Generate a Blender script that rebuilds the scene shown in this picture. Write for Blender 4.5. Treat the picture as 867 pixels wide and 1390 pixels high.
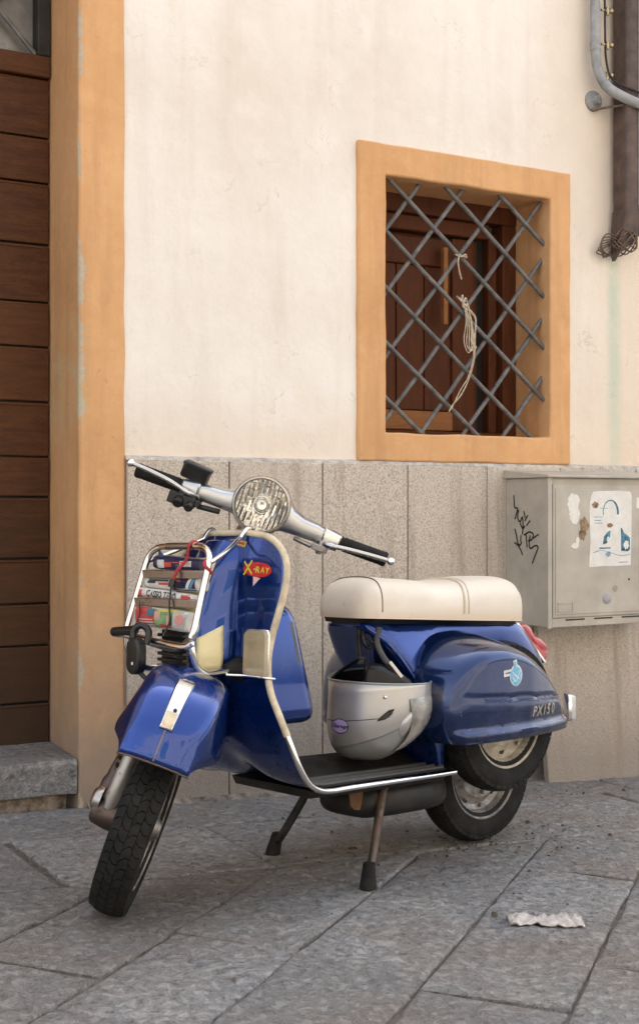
import bpy, bmesh, math, random
from math import sin, cos, pi, radians as R
from mathutils import Vector as V, Matrix as Mx, noise as NZ
from mathutils.bvhtree import BVHTree
from mathutils.geometry import delaunay_2d_cdt
random.seed(7)
for o in list(bpy.data.objects): bpy.data.objects.remove(o)
S = bpy.context.scene
COL = S.collection
# ------------------------------------------------------------ camera, sky, sun, exposure
cd = bpy.data.cameras.new('camera'); cam = bpy.data.objects.new('camera', cd); COL.objects.link(cam)
cam.location = (0, -3.95, 1.0); cam.rotation_euler = (R(90), 0, -R(29.28))
cd.sensor_fit = 'VERTICAL'; cd.sensor_height = 36; cd.lens = 1750/1390*36; cd.shift_y = -5/1390
cd.clip_start = .05; cd.clip_end = 3000
S.camera = cam
SUN_EL, SUN_AZ = 54, 158      # azimuth clockwise from the direction away from the wall (towards the street)
wd = bpy.data.worlds.new('World'); S.world = wd; wd.use_nodes = True
wn, wl = wd.node_tree.nodes, wd.node_tree.links
wn.clear()
sky = wn.new('ShaderNodeTexSky'); sky.sky_type = 'NISHITA'; sky.sun_disc = False
sky.sun_elevation = R(SUN_EL); sky.air_density = 1.2; sky.dust_density = 4; sky.ozone_density = 1
hs = wn.new('ShaderNodeHueSaturation'); hs.inputs['Saturation'].default_value = .38
bg = wn.new('ShaderNodeBackground'); bg.inputs[1].default_value = .15
wo = wn.new('ShaderNodeOutputWorld')
wl.new(sky.outputs[0], hs.inputs['Color']); wl.new(hs.outputs[0], bg.inputs[0]); wl.new(bg.outputs[0], wo.inputs[0])
sl = bpy.data.lights.new('sun', 'SUN'); sl.energy = 4.5; sl.angle = R(.5); sl.color = (1, .95, .88)
so = bpy.data.objects.new('sun', sl); COL.objects.link(so); so.location = (0, -3, 8)
az = R(SUN_AZ)
sdir = V((sin(az)*cos(R(SUN_EL)), -cos(az)*cos(R(SUN_EL)), sin(R(SUN_EL))))
so.rotation_euler = sdir.to_track_quat('Z', 'Y').to_euler()
sky.sun_rotation = math.atan2(sdir.x, sdir.y)
S.view_settings.view_transform = 'Standard'; S.view_settings.look = 'None'
S.view_settings.exposure = 1.88; S.view_settings.gamma = 1
S.render.engine = 'CYCLES'
# ------------------------------------------------------------ materials
MATS = {}
def nt(name):
    m = bpy.data.materials.new(name); m.use_nodes = True
    n = m.node_tree.nodes; l = m.node_tree.links
    return m, n, l, n['Principled BSDF']
def tex(n, l, kind='Noise', scale=5, detail=6, rough=.6, vec=None, mscale=None, **kw):
    if vec is None:
        tc = n.new('ShaderNodeTexCoord'); vec = tc.outputs['Object']
    if mscale:
        mp = n.new('ShaderNodeMapping'); mp.inputs['Scale'].default_value = mscale
        l.new(vec, mp.inputs[0]); vec = mp.outputs[0]
    t = n.new('ShaderNodeTex'+kind); t.inputs['Scale'].default_value = scale
    if kind == 'Noise':
        t.inputs['Detail'].default_value = detail; t.inputs['Roughness'].default_value = rough
    for k, v in kw.items():
        if k in t.inputs: t.inputs[k].default_value = v
        else: setattr(t, k, v)
    l.new(vec, t.inputs['Vector'])
    return t.outputs[0]
def ramp(n, l, src, a, b, c0=0, c1=1):
    m = n.new('ShaderNodeMapRange'); m.inputs[1].default_value = a; m.inputs[2].default_value = b
    m.inputs[3].default_value = c0; m.inputs[4].default_value = c1; l.new(src, m.inputs[0]); return m.outputs[0]
def mixc(n, l, fac, c1, c2, mode='MIX'):
    m = n.new('ShaderNodeMix'); m.data_type = 'RGBA'; m.blend_type = mode
    if isinstance(fac, (int, float)): m.inputs[0].default_value = fac
    else: l.new(fac, m.inputs[0])
    for i, c in ((6, c1), (7, c2)):
        if isinstance(c, (tuple, list)): m.inputs[i].default_value = tuple(c)+((1,) if len(c) == 3 else ())
        else: l.new(c, m.inputs[i])
    return m.outputs[2]
def math2(n, l, op, a, b=0):
    m = n.new('ShaderNodeMath'); m.operation = op
    for i, c in ((0, a), (1, b)):
        if isinstance(c, (int, float)): m.inputs[i].default_value = c
        else: l.new(c, m.inputs[i])
    return m.outputs[0]
def bump(n, l, b, h, strength=.3, dist=.01, prev=None):
    bn = n.new('ShaderNodeBump'); bn.inputs['Strength'].default_value = strength; bn.inputs['Distance'].default_value = dist
    l.new(h, bn.inputs['Height'])
    if prev is not None: l.new(prev, bn.inputs['Normal'])
    l.new(bn.outputs[0], b.inputs['Normal']); return bn.outputs[0]
def pos(n, l):
    tc = n.new('ShaderNodeTexCoord'); sp = n.new('ShaderNodeSeparateXYZ'); l.new(tc.outputs['Object'], sp.inputs[0]); return sp.outputs
def band(n, l, v, c, w, soft):       # 1 inside c +- w, soft edge
    d = math2(n, l, 'ABSOLUTE', math2(n, l, 'SUBTRACT', v, c)); return ramp(n, l, d, w, w+soft, 1, 0)
def simple(name, col, rough=.5, metal=0, coat=0, var=.12, vs=30, spec=.5, bmp=0, bs=200, rvar=.1):
    if name in MATS: return MATS[name]
    m, n, l, b = nt(name)
    t = tex(n, l, scale=vs, detail=5)
    lo = tuple(max(0, c*(1-var*1.6)) for c in col); hi = tuple(min(1, c*(1+var)) for c in col)
    l.new(mixc(n, l, ramp(n, l, t, .3, .7), lo, hi), b.inputs['Base Color'])
    b.inputs['Metallic'].default_value = metal; b.inputs['Coat Weight'].default_value = coat
    b.inputs['Coat Roughness'].default_value = .05
    b.inputs['Specular IOR Level'].default_value = spec
    l.new(ramp(n, l, tex(n, l, scale=vs*.6), .3, .7, max(.02, rough-rvar), min(1, rough+rvar)), b.inputs['Roughness'])
    if bmp: bump(n, l, b, tex(n, l, scale=bs), bmp, .004)
    MATS[name] = m; return m
def m_plaster():
    m, n, l, b = nt('plaster'); x, y, z = pos(n, l)
    big = tex(n, l, scale=1.1, detail=8, rough=.65); mid = tex(n, l, scale=6, detail=8, rough=.7)
    c = mixc(n, l, ramp(n, l, big, .36, .66), (.79, .75, .69), (.68, .61, .53))
    c = mixc(n, l, ramp(n, l, mid, .50, .80, 0, .55), c, (.83, .79, .735))
    streak = tex(n, l, scale=3.0, detail=6, mscale=(2.2, 1, .22))
    c = mixc(n, l, ramp(n, l, streak, .50, .78, 0, .5), c, (.58, .49, .41))
    # warm damp toning close to the stone base and beside the drain pipe
    low = ramp(n, l, math2(n, l, 'ADD', z, math2(n, l, 'MULTIPLY', mid, .35)), 1.28, 1.62, .55, 0)
    c = mixc(n, l, low, c, (.72, .58, .44))
    rt = ramp(n, l, math2(n, l, 'ADD', x, math2(n, l, 'MULTIPLY', mid, .5)), 3.35, 3.85, 0, .55)
    c = mixc(n, l, rt, c, (.66, .53, .40))
    # green copper run below the drain pipe shoe
    wob = math2(n, l, 'ADD', x, math2(n, l, 'MULTIPLY', math2(n, l, 'SUBTRACT', tex(n, l, scale=9, detail=4), .5), .03))
    g = band(n, l, wob, 3.575, .012, .035)
    g = math2(n, l, 'MULTIPLY', g, ramp(n, l, z, 2.06, 1.98, 0, 1)); g = math2(n, l, 'MULTIPLY', g, ramp(n, l, z, 1.1, 1.7, .45, .8))
    g = math2(n, l, 'MULTIPLY', g, ramp(n, l, mid, .3, .55, .45, 1))
    c = mixc(n, l, g, c, (.46, .53, .42))
    cr_ = tex(n, l, scale=2.1, detail=9, rough=.6, Distortion=.4); cd_ = math2(n, l, 'ABSOLUTE', math2(n, l, 'SUBTRACT', cr_, .5)); c = mixc(n, l, math2(n, l, 'MULTIPLY', ramp(n, l, cd_, .0, .0035, .55, 0), ramp(n, l, mid, .5, .6)), c, (.42, .35, .28))
    sp = tex(n, l, scale=70, detail=3); c = mixc(n, l, ramp(n, l, sp, .66, .76, 0, .35), c, (.45, .38, .31))
    l.new(c, b.inputs['Base Color']); b.inputs['Roughness'].default_value = .92; b.inputs['Specular IOR Level'].default_value = .15
    p = bump(n, l, b, tex(n, l, scale=4, detail=8, rough=.6), .6, .022)
    p = bump(n, l, b, tex(n, l, scale=55, detail=6, rough=.7), .28, .004, p)
    return m
def m_ochre():
    m, n, l, b = nt('ochre_plaster'); x, y, z = pos(n, l)
    big = tex(n, l, scale=2.2, detail=9, rough=.68); mid = tex(n, l, scale=14, detail=8, rough=.7)
    c = mixc(n, l, ramp(n, l, big, .32, .68), (.66, .385, .19), (.55, .30, .135))
    c = mixc(n, l, ramp(n, l, mid, .5, .78, 0, .5), c, (.69, .44, .235))
    st = tex(n, l, scale=4, detail=6, mscale=(3, 3, .3)); c = mixc(n, l, ramp(n, l, st, .48, .70, 0, .6), c, (.45, .25, .12))
    sp2 = tex(n, l, scale=3.2, detail=10, rough=.75); c = mixc(n, l, ramp(n, l, sp2, .54, .68, 0, .55), c, (.45, .25, .12))
    c = mixc(n, l, ramp(n, l, tex(n, l, scale=38, detail=6, rough=.7), .62, .72, 0, .5), c, (.36, .22, .12))
    # worn, grey lower part of the door surround
    lo = ramp(n, l, math2(n, l, 'ADD', z, math2(n, l, 'MULTIPLY', mid, .5)), .45, 1.15, .75, 0)
    c = mixc(n, l, lo, c, (.36, .275, .20))
    lo2 = ramp(n, l, math2(n, l, 'ADD', z, math2(n, l, 'MULTIPLY', mid, .3)), .2, .5, .8, 0)
    c = mixc(n, l, lo2, c, (.25, .205, .17))
    # paint knocked off along the outer corner of the door opening
    cn = tex(n, l, scale=5.5, detail=9, rough=.72, mscale=(1, 1, .75))
    d = math2(n, l, 'ABSOLUTE', math2(n, l, 'SUBTRACT', x, 1.3355))
    dy = math2(n, l, 'ABSOLUTE', math2(n, l, 'ADD', y, .012))
    ed = ramp(n, l, math2(n, l, 'ADD', d, dy), .0, .05, .30, 0)
    chip = ramp(n, l, math2(n, l, 'ADD', cn, ed), .77, .80)
    chip = math2(n, l, 'MULTIPLY', chip, ramp(n, l, x, 1.9, 1.95, 1, 0))
    c = mixc(n, l, chip, c, mixc(n, l, tex(n, l, scale=80), (.36, .29, .21), (.56, .47, .36)))
    gr = math2(n, l, 'MULTIPLY', band(n, l, x, 1.33, .012, .03), band(n, l, z, 1.40, .06, .2))
    c = mixc(n, l, math2(n, l, 'MULTIPLY', gr, ramp(n, l, mid, .4, .6, 0, .35)), c, (.44, .47, .30))
    l.new(c, b.inputs['Base Color']); b.inputs['Roughness'].default_value = .9; b.inputs['Specular IOR Level'].default_value = .15
    p = bump(n, l, b, math2(n, l, 'SUBTRACT', tex(n, l, scale=9, detail=8, rough=.62), math2(n, l, 'MULTIPLY', chip, .5)), .35, .012)
    bump(n, l, b, tex(n, l, scale=90, detail=5, rough=.7), .25, .003, p)
    return m
def m_granite():
    m, n, l, b = nt('granite')
    tc = n.new('ShaderNodeTexCoord'); oi = n.new('ShaderNodeObjectInfo')
    g1 = tex(n, l, scale=190, detail=3, rough=.6); g2 = tex(n, l, scale=75, detail=4, rough=.6); big = tex(n, l, scale=2.5, detail=6)
    c = mixc(n, l, ramp(n, l, g1, .36, .64), (.30, .255, .205), (.66, .59, .505))
    c = mixc(n, l, ramp(n, l, g2, .42, .62, 0, .5), c, (.55, .485, .415))
    c = mixc(n, l, ramp(n, l, g1, .30, .38, .8, 0), c, (.16, .135, .115))
    c = mixc(n, l, ramp(n, l, big, .4, .7, 0, .35), c, (.40, .335, .27))
    c = mixc(n, l, ramp(n, l, oi.outputs['Random'], 0, 1, 0, .38), c, (.60, .53, .45))
    x, y, z = pos(n, l)
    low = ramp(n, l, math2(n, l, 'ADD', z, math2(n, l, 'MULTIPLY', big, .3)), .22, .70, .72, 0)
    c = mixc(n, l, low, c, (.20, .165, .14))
    st = tex(n, l, scale=3.5, detail=6, mscale=(4, 4, .3)); c = mixc(n, l, ramp(n, l, st, .52, .70, 0, .55), c, (.25, .20, .155))
    l.new(c, b.inputs['Base Color']); b.inputs['Roughness'].default_value = .85; b.inputs['Specular IOR Level'].default_value = .25
    bump(n, l, b, g2, .55, .004); return m
def m_slab(name='paving_stone'):
    m, n, l, b = nt(name); oi = n.new('ShaderNodeObjectInfo'); gv = n.new('ShaderNodeNewGeometry')
    vec = gv.outputs['Position']
    a = tex(n, l, scale=60, detail=6, rough=.65, vec=vec, Distortion=.2); pit = tex(n, l, scale=44, detail=6, rough=.62, vec=vec, mscale=(1, .9, 1), Distortion=.35)
    bq = tex(n, l, scale=5, detail=7, vec=vec); f = tex(n, l, scale=150, detail=4, vec=vec)
    c = mixc(n, l, ramp(n, l, bq, .33, .68), (.225, .225, .226), (.315, .30, .278))
    c = mixc(n, l, ramp(n, l, a, .45, .74, 0, .7), c, (.47, .47, .475))
    c = mixc(n, l, ramp(n, l, pit, .30, .45, .78, 0), c, (.060, .053, .048))
    c = mixc(n, l, ramp(n, l, f, .5, .75, 0, .3), c, (.46, .45, .445))
    c = mixc(n, l, ramp(n, l, oi.outputs['Random'], 0, 1, 0, .6), c, (.165, .155, .148))
    du = tex(n, l, scale=2.0, detail=7, vec=vec); c = mixc(n, l, ramp(n, l, du, .46, .68, 0, .55), c, (.22, .175, .14))
    l.new(c, b.inputs['Base Color']); l.new(ramp(n, l, a, .3, .7, .85, .5), b.inputs['Roughness']); b.inputs['Specular IOR Level'].default_value = .4
    p = bump(n, l, b, ramp(n, l, pit, .26, .56), .8, .014)
    p = bump(n, l, b, a, .75, .014, p)
    bump(n, l, b, f, .35, .003, p); return m
def m_dirt():
    m, n, l, b = nt('joint_dirt'); gv = n.new('ShaderNodeNewGeometry')
    a = tex(n, l, scale=40, vec=gv.outputs['Position']); bq = tex(n, l, scale=4, vec=gv.outputs['Position'])
    c = mixc(n, l, ramp(n, l, a, .3, .7), (.06, .048, .04), (.17, .14, .115)); c = mixc(n, l, ramp(n, l, bq, .5, .7, 0, .5), c, (.16, .13, .10))
    l.new(c, b.inputs['Base Color']); b.inputs['Roughness'].default_value = .95; bump(n, l, b, a, .6, .01); return m
def m_wood(name, c0, c1, axis, rough=.55, low=None):
    m, n, l, b = nt(name); oi = n.new('ShaderNodeObjectInfo')
    tc = n.new('ShaderNodeTexCoord'); ad = n.new('ShaderNodeVectorMath'); ad.operation = 'ADD'; l.new(tc.outputs['Object'], ad.inputs[0])
    cb = n.new('ShaderNodeCombineXYZ')
    for i in range(3): l.new(math2(n, l, 'MULTIPLY', oi.outputs['Random'], 7.3), cb.inputs[i])
    l.new(cb.outputs[0], ad.inputs[1])
    sc = (1.2, 9, 9) if axis == 'x' else (9, 9, 1.2)
    g = tex(n, l, scale=6, detail=9, rough=.66, vec=ad.outputs[0], mscale=sc); g2 = tex(n, l, scale=45, detail=6, vec=ad.outputs[0], mscale=sc)
    c = mixc(n, l, ramp(n, l, g, .32, .68), c0, c1); c = mixc(n, l, ramp(n, l, g2, .45, .7, 0, .5), c, tuple(v*.55 for v in c0))
    c = mixc(n, l, ramp(n, l, oi.outputs['Random'], 0, 1, 0, .4), c, tuple(v*1.25 for v in c1))
    if low:
        x, y, z = pos(n, l); c = mixc(n, l, ramp(n, l, math2(n, l, 'ADD', z, math2(n, l, 'MULTIPLY', g, .5)), .55, 1.5, .8, 0), c, low)
    l.new(c, b.inputs['Base Color']); l.new(ramp(n, l, g, .3, .7, rough, rough+.2), b.inputs['Roughness']); b.inputs['Specular IOR Level'].default_value = .16
    bump(n, l, b, g2, .25, .003); return m
def m_paint(name, col, dirt=.35, metal=.35, wear=.0):
    m, n, l, b = nt(name)
    d = tex(n, l, scale=7, detail=9, rough=.7); s = tex(n, l, scale=42, detail=6, rough=.7); x, y, z = pos(n, l)
    c = mixc(n, l, ramp(n, l, tex(n, l, scale=3), .3, .7), col, tuple(v*1.25 for v in col))
    lowd = ramp(n, l, math2(n, l, 'ADD', z, math2(n, l, 'MULTIPLY', d, .25)), .36, .62, 1.0, .12)
    dm = math2(n, l, 'MULTIPLY', ramp(n, l, d, .44, .74, 0, dirt), lowd)
    c = mixc(n, l, dm, c, (.075, .062, .054))
    fine = tex(n, l, scale=260, detail=3); dust = math2(n, l, 'MULTIPLY', ramp(n, l, fine, .58, .68, 0, .30), lowd); c = mixc(n, l, dust, c, (.17, .15, .135))
    ch = ramp(n, l, math2(n, l, 'ADD', s, math2(n, l, 'MULTIPLY', ramp(n, l, z, .25, .5, 1, 0), .06)), .715, .735, 0, .85)
    c = mixc(n, l, ch, c, (.26, .21, .17))
    scr = tex(n, l, scale=30, detail=4, mscale=(1, 1, 9)); c = mixc(n, l, ramp(n, l, scr, .69, .72, 0, .35), c, (.20, .19, .21))
    if wear:
        w = ramp(n, l, tex(n, l, scale=5.5, detail=8, rough=.72), .57, .64, 0, wear)
        c = mixc(n, l, w, c, (.10, .078, .066))
    l.new(c, b.inputs['Base Color']); rough_d = math2(n, l, 'ADD', dm, math2(n, l, 'MULTIPLY', ch, .5))
    l.new(ramp(n, l, rough_d, 0, .5, metal, 0), b.inputs['Metallic'])
    l.new(math2(n, l, 'ADD', ramp(n, l, d, .35, .75, .17, .30), math2(n, l, 'MULTIPLY', rough_d, .6)), b.inputs['Roughness'])
    b.inputs['Coat Weight'].default_value = .85; l.new(math2(n, l, 'ADD', ramp(n, l, s, .35, .8, .015, .10), math2(n, l, 'MULTIPLY', dm, .5)), b.inputs['Coat Roughness'])
    bump(n, l, b, tex(n, l, scale=7, detail=2), .07, .012); return m
def m_metal(name, col, rough, rust=0., rs=14, z0=None):
    m, n, l, b = nt(name); d = tex(n, l, scale=rs, detail=9, rough=.75)
    f = ramp(n, l, d, .62-.12*rust, .70-.12*rust, 0, min(1, rust*1.6))
    l.new(mixc(n, l, f, col, (.105, .062, .038)), b.inputs['Base Color'])
    l.new(ramp(n, l, f, 0, 1, 1, .15), b.inputs['Metallic'])
    l.new(math2(n, l, 'ADD', ramp(n, l, tex(n, l, scale=30), .3, .7, max(.02, rough-.06), rough+.08), math2(n, l, 'MULTIPLY', f, .45)), b.inputs['Roughness'])
    bump(n, l, b, d, .08, .004); return m
def m_seat():
    m, n, l, b = nt('cream_vinyl'); x, y, z = pos(n, l)
    d = tex(n, l, scale=5, detail=8, rough=.68)
    c = mixc(n, l, ramp(n, l, d, .35, .7), (.73, .67, .58), (.65, .58, .485))
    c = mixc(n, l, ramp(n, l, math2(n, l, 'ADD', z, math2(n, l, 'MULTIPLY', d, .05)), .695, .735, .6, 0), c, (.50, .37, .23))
    sp = tex(n, l, scale=30, detail=5); c = mixc(n, l, ramp(n, l, sp, .66, .74, 0, .4), c, (.45, .36, .25))
    l.new(c, b.inputs['Base Color']); b.inputs['Roughness'].default_value = .5
    p = bump(n, l, b, tex(n, l, scale=350, detail=2), .10, .001)
    bump(n, l, b, tex(n, l, scale=9, detail=3), .12, .012, p); return m
def m_rubber(name='rubber', col=(.006, .0058, .0055)):
    if name in MATS: return MATS[name]
    m, n, l, b = nt(name); d = tex(n, l, scale=18, detail=8, rough=.7)
    c = mixc(n, l, ramp(n, l, d, .42, .72, 0, .7), col, (.030, .027, .024)); l.new(c, b.inputs['Base Color']); b.inputs['Specular IOR Level'].default_value = .3
    b.inputs['Roughness'].default_value = .8; bump(n, l, b, tex(n, l, scale=160), .15, .002); MATS[name] = m; return m
def m_glass(name, col, rough=.03, ior=1.45):      # thin clear sheet: see-through with a surface reflection
    m, n, l, b = nt(name); n.remove(b)
    t = n.new('ShaderNodeBsdfTransparent'); t.inputs[0].default_value = (*col, 1)
    g = n.new('ShaderNodeBsdfGlossy'); g.inputs['Roughness'].default_value = rough
    fr = n.new('ShaderNodeFresnel'); fr.inputs[0].default_value = ior; mx = n.new('ShaderNodeMixShader')
    bn = n.new('ShaderNodeBump'); bn.inputs['Strength'].default_value = .04; bn.inputs['Distance'].default_value = .002; l.new(tex(n, l, scale=60, detail=2), bn.inputs['Height']); l.new(bn.outputs[0], g.inputs['Normal'])
    l.new(fr.outputs[0], mx.inputs[0]); l.new(t.outputs[0], mx.inputs[1]); l.new(g.outputs[0], mx.inputs[2]); l.new(mx.outputs[0], n['Material Output'].inputs[0]); return m
PLASTER, OCHRE, GRANITE, SLAB, DIRT = m_plaster(), m_ochre(), m_granite(), m_slab(), m_dirt()
DOORW = m_wood('door_wood', (.048, .0185, .0075), (.105, .042, .017), 'x', .5, (.042, .029, .020))
WINW = m_wood('window_wood', (.050, .015, .006), (.105, .033, .012), 'z', .42)
WINL = m_wood('sill_wood', (.20, .085, .03), (.33, .15, .06), 'x', .5)
BLUE = m_paint('blue_paint', (.002, .031, .19), .6, .75)
BLUED = m_paint('blue_paint_worn', (.0025, .019, .088), .6, .68, .5)
CREAMP = m_paint('cream_panel_paint', (.62, .55, .30), .4, 0)
CHROME = m_metal('chrome', (.80, .78, .75), .09, .25, 20)
CHROME2 = m_metal('pitted_chrome', (.40, .37, .34), .30, .30, 26)
ALU = m_metal('grey_cast_alloy', (.50, .50, .49), .34, .10)
STEEL = m_metal('dull_steel', (.34, .32, .30), .42, .45)
RUST = m_metal('rusty_steel', (.13, .10, .085), .5, .8, 18)
IRON = simple('grey_painted_iron', (.125, .118, .112), .55, 0, var=.35, vs=25, bmp=.2, bs=120)
RUB = m_rubber(); BLACK = simple('black_plastic', (.009, .009, .009), .38, var=.3)
BLACKD = simple('dusty_black', (.014, .0125, .0115), .6, var=.5, vs=18)
SEAT = m_seat()
TRIM = simple('cream_rubber_trim', (.62, .52, .36), .55, var=.2, vs=35)
RIMC = simple('cream_rim_paint', (.50, .45, .37), .45, var=.35, vs=22)
RIMG = simple('grey_rim_paint', (.33, .31, .29), .42, .3, var=.45, vs=25)
# ------------------------------------------------------------ mesh helpers
def mesh(name, verts, faces):
    me = bpy.data.meshes.new(name); me.from_pydata([tuple(v) for v in verts], [], faces); me.update(); return me
def fixn(me):
    bm = bmesh.new(); bm.from_mesh(me); bmesh.ops.recalc_face_normals(bm, faces=bm.faces); bm.to_mesh(me); bm.free()
def obj(name, geo, mat, parent=None, smooth=True, bev=0, sub=0, solid=0, mat_local=None, recalc=True, seg=2):
    me = geo if isinstance(geo, bpy.types.Mesh) else mesh(name, *geo)
    if recalc: fixn(me)
    o = bpy.data.objects.new(name, me); COL.objects.link(o)
    me.materials.clear(); me.materials.append(mat)
    if parent is not None: o.parent = parent
    if mat_local is not None: o.matrix_basis = mat_local
    if smooth:
        for p in me.polygons: p.use_smooth = True
    if solid:
        md = o.modifiers.new('solid', 'SOLIDIFY'); md.thickness = solid; md.offset = -1
    if bev:
        md = o.modifiers.new('bev', 'BEVEL'); md.width = bev; md.segments = seg; md.limit_method = 'ANGLE'; md.angle_limit = R(32)
    if sub:
        md = o.modifiers.new('sub', 'SUBSURF'); md.levels = sub; md.render_levels = sub
    if smooth and not sub:
        try: me.set_sharp_from_angle(angle=R(40))
        except Exception: pass
    return o
def empty(name, loc=(0, 0, 0), mat=None):
    o = bpy.data.objects.new(name, None); COL.objects.link(o); o.empty_display_size = .1
    if mat is not None: o.matrix_world = mat
    else: o.location = loc
    return o
def tag(o, label=None, cat=None, group=None, kind=None):
    if label: o['label'] = label
    if cat: o['category'] = cat
    if group: o['group'] = group
    if kind: o['kind'] = kind
    return o
def join(*gs):
    vs, fs = [], []
    for v, f in gs:
        k = len(vs); vs += [tuple(p) for p in v]; fs += [tuple(i+k for i in q) for q in f]
    return vs, fs
def xf(g, m): return [tuple(m @ V(p)) for p in g[0]], g[1]
def box(x0, x1, y0, y1, z0, z1):
    v = [(x, y, z) for z in (z0, z1) for y in (y0, y1) for x in (x0, x1)]
    return v, [(0, 2, 3, 1), (4, 5, 7, 6), (0, 1, 5, 4), (2, 6, 7, 3), (0, 4, 6, 2), (1, 3, 7, 5)]
def cr(pts, n, closed=False):            # Catmull-Rom resample
    P = [V(p) for p in pts]; m = len(P); out = []
    k = m if closed else m-1
    for i in range(n if closed else n):
        t = i*k/(n if closed else n-1); a = int(t); f = t-a
        if not closed and a >= k: a, f = k-1, 1.0
        g = (lambda j: P[j % m]) if closed else (lambda j: P[max(0, min(m-1, j))] if 0 <= j < m else (P[0]*2-P[1] if j < 0 else P[-1]*2-P[-2]))
        p0, p1, p2, p3 = g(a-1), g(a), g(a+1), g(a+2)
        out.append(.5*((2*p1)+(p2-p0)*f+(2*p0-5*p1+4*p2-p3)*f*f+(3*p1-p0-3*p2+p3)*f**3))
    return out
def loft(secs, closed=True, caps=True):
    n = len(secs[0]); v = [tuple(p) for s in secs for p in s]; f = []
    for i in range(len(secs)-1):
        for j in range(n if closed else n-1):
            k = (j+1) % n; f.append((i*n+j, i*n+k, (i+1)*n+k, (i+1)*n+j))
    if caps and closed:
        f.append(tuple(range(n-1, -1, -1))); b = (len(secs)-1)*n; f.append(tuple(range(b, b+n)))
    return v, f
def tube(path, r, seg=10, caps=True, closed=False):
    P = [V(p) for p in path]; n = len(P); rs = r if isinstance(r, (list, tuple)) else [r]*n
    secs = []; up = None
    for i in range(n):
        if closed: t = P[(i+1) % n]-P[i-1]
        else: t = P[min(i+1, n-1)]-P[max(i-1, 0)]
        t.normalize()
        if up is None:
            a = V((0, 0, 1)) if abs(t.z) < .9 else V((1, 0, 0)); up = (a-t*a.dot(t)).normalized()
        else:
            up = up-t*up.dot(t)
            if up.length < 1e-5: up = t.orthogonal()
            up.normalize()
        s = t.cross(up)
        secs.append([P[i]+(up*cos(q)+s*sin(q))*rs[i] for q in [2*pi*k/seg for k in range(seg)]])
    if closed: secs.append(secs[0]); return loft(secs, True, False)
    return loft(secs, True, caps)
def lathe(prof, seg=48, axis='y', full=True):   # prof: (along, radius)
    v, f = [], []; n = len(prof)
    for k in range(seg):
        a = 2*pi*k/seg
        for h, r in prof:
            c, s = r*cos(a), r*sin(a)
            v.append({'y': (c, h, s), 'x': (h, c, s), 'z': (c, s, h)}[axis])
    for k in range(seg):
        q = (k+1) % seg
        for j in range(n-1): f.append((k*n+j, k*n+j+1, q*n+j+1, q*n+j))
    return v, f
def cyl(p0, p1, r, seg=14): return tube([p0, p1], r, seg)
def sphere(c, r, seg=14, rg=9, sc=(1, 1, 1)):
    v, f = [], []
    for i in range(rg+1):
        t = pi*i/rg
        for k in range(seg):
            a = 2*pi*k/seg; v.append((c[0]+r*sc[0]*sin(t)*cos(a), c[1]+r*sc[1]*sin(t)*sin(a), c[2]+r*sc[2]*cos(t)))
    for i in range(rg):
        for k in range(seg): f.append((i*seg+k, i*seg+(k+1) % seg, (i+1)*seg+(k+1) % seg, (i+1)*seg+k))
    return v, f
def prism(poly, h0, h1, fn):    # poly 2D, extruded, fn(u,v,h)->3D
    n = len(poly); v = [fn(u, w, h0) for u, w in poly]+[fn(u, w, h1) for u, w in poly]
    return v, [tuple(range(n-1, -1, -1)), tuple(range(n, 2*n))]+[(i, (i+1) % n, n+(i+1) % n, n+i) for i in range(n)]
def ribbon(path, w, fn):        # flat stroke in 2D
    P = [V((p[0], p[1], 0)) for p in path]; n = len(P); v, f = [], []
    for i in range(n):
        t = (P[min(i+1, n-1)]-P[max(i-1, 0)]).normalized(); nn = V((-t.y, t.x, 0)); ww = w if not isinstance(w, (list, tuple)) else w[i]
        for s in (-1, 1): q = P[i]+nn*s*ww/2; v.append(fn(q.x, q.y))
    for i in range(n-1): f.append((2*i, 2*i+1, 2*i+3, 2*i+2))
    return v, f
def rrect(w, h, r, n=4):
    out = []
    for cx, cy, a0 in ((w/2-r, h/2-r, 0), (-w/2+r, h/2-r, 90), (-w/2+r, -h/2+r, 180), (w/2-r, -h/2+r, 270)):
        for k in range(n+1): a = R(a0+90*k/n); out.append((cx+r*cos(a), cy+r*sin(a)))
    return out
def textgeo(s, size, extrude=0, spacing=1, shear=0, bold=0):
    c = bpy.data.curves.new('t', 'FONT'); c.body = s; c.size = size; c.extrude = extrude; c.space_character = spacing; c.shear = shear
    c.align_x = 'CENTER'; c.align_y = 'CENTER'; c.resolution_u = 3; c.offset = bold
    o = bpy.data.objects.new('t', c); COL.objects.link(o)
    bpy.context.view_layer.update()
    me = bpy.data.meshes.new_from_object(o.evaluated_get(bpy.context.evaluated_depsgraph_get()))
    g = [tuple(v.co) for v in me.vertices], [tuple(p.vertices) for p in me.polygons]
    bpy.data.objects.remove(o); bpy.data.curves.remove(c); bpy.data.meshes.remove(me); return g
def bvh_of(g):
    vs = [V(p) for p in g[0]]; return BVHTree.FromPolygons(vs, g[1])
def stick(g, bvh, origin, right, up, nrm, off=.0008):   # lay 2D geometry on a surface
    o, r, u, n = V(origin), V(right).normalized(), V(up).normalized(), V(nrm).normalized(); out = []
    for p in g[0]:
        q = o+r*p[0]+u*p[1]; h = bvh.ray_cast(q+n*.15, -n)[0]
        if h is None: h = bvh.find_nearest(q)[0]
        out.append(tuple(h+n*(off+p[2])))
    return out, g[1]
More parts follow.
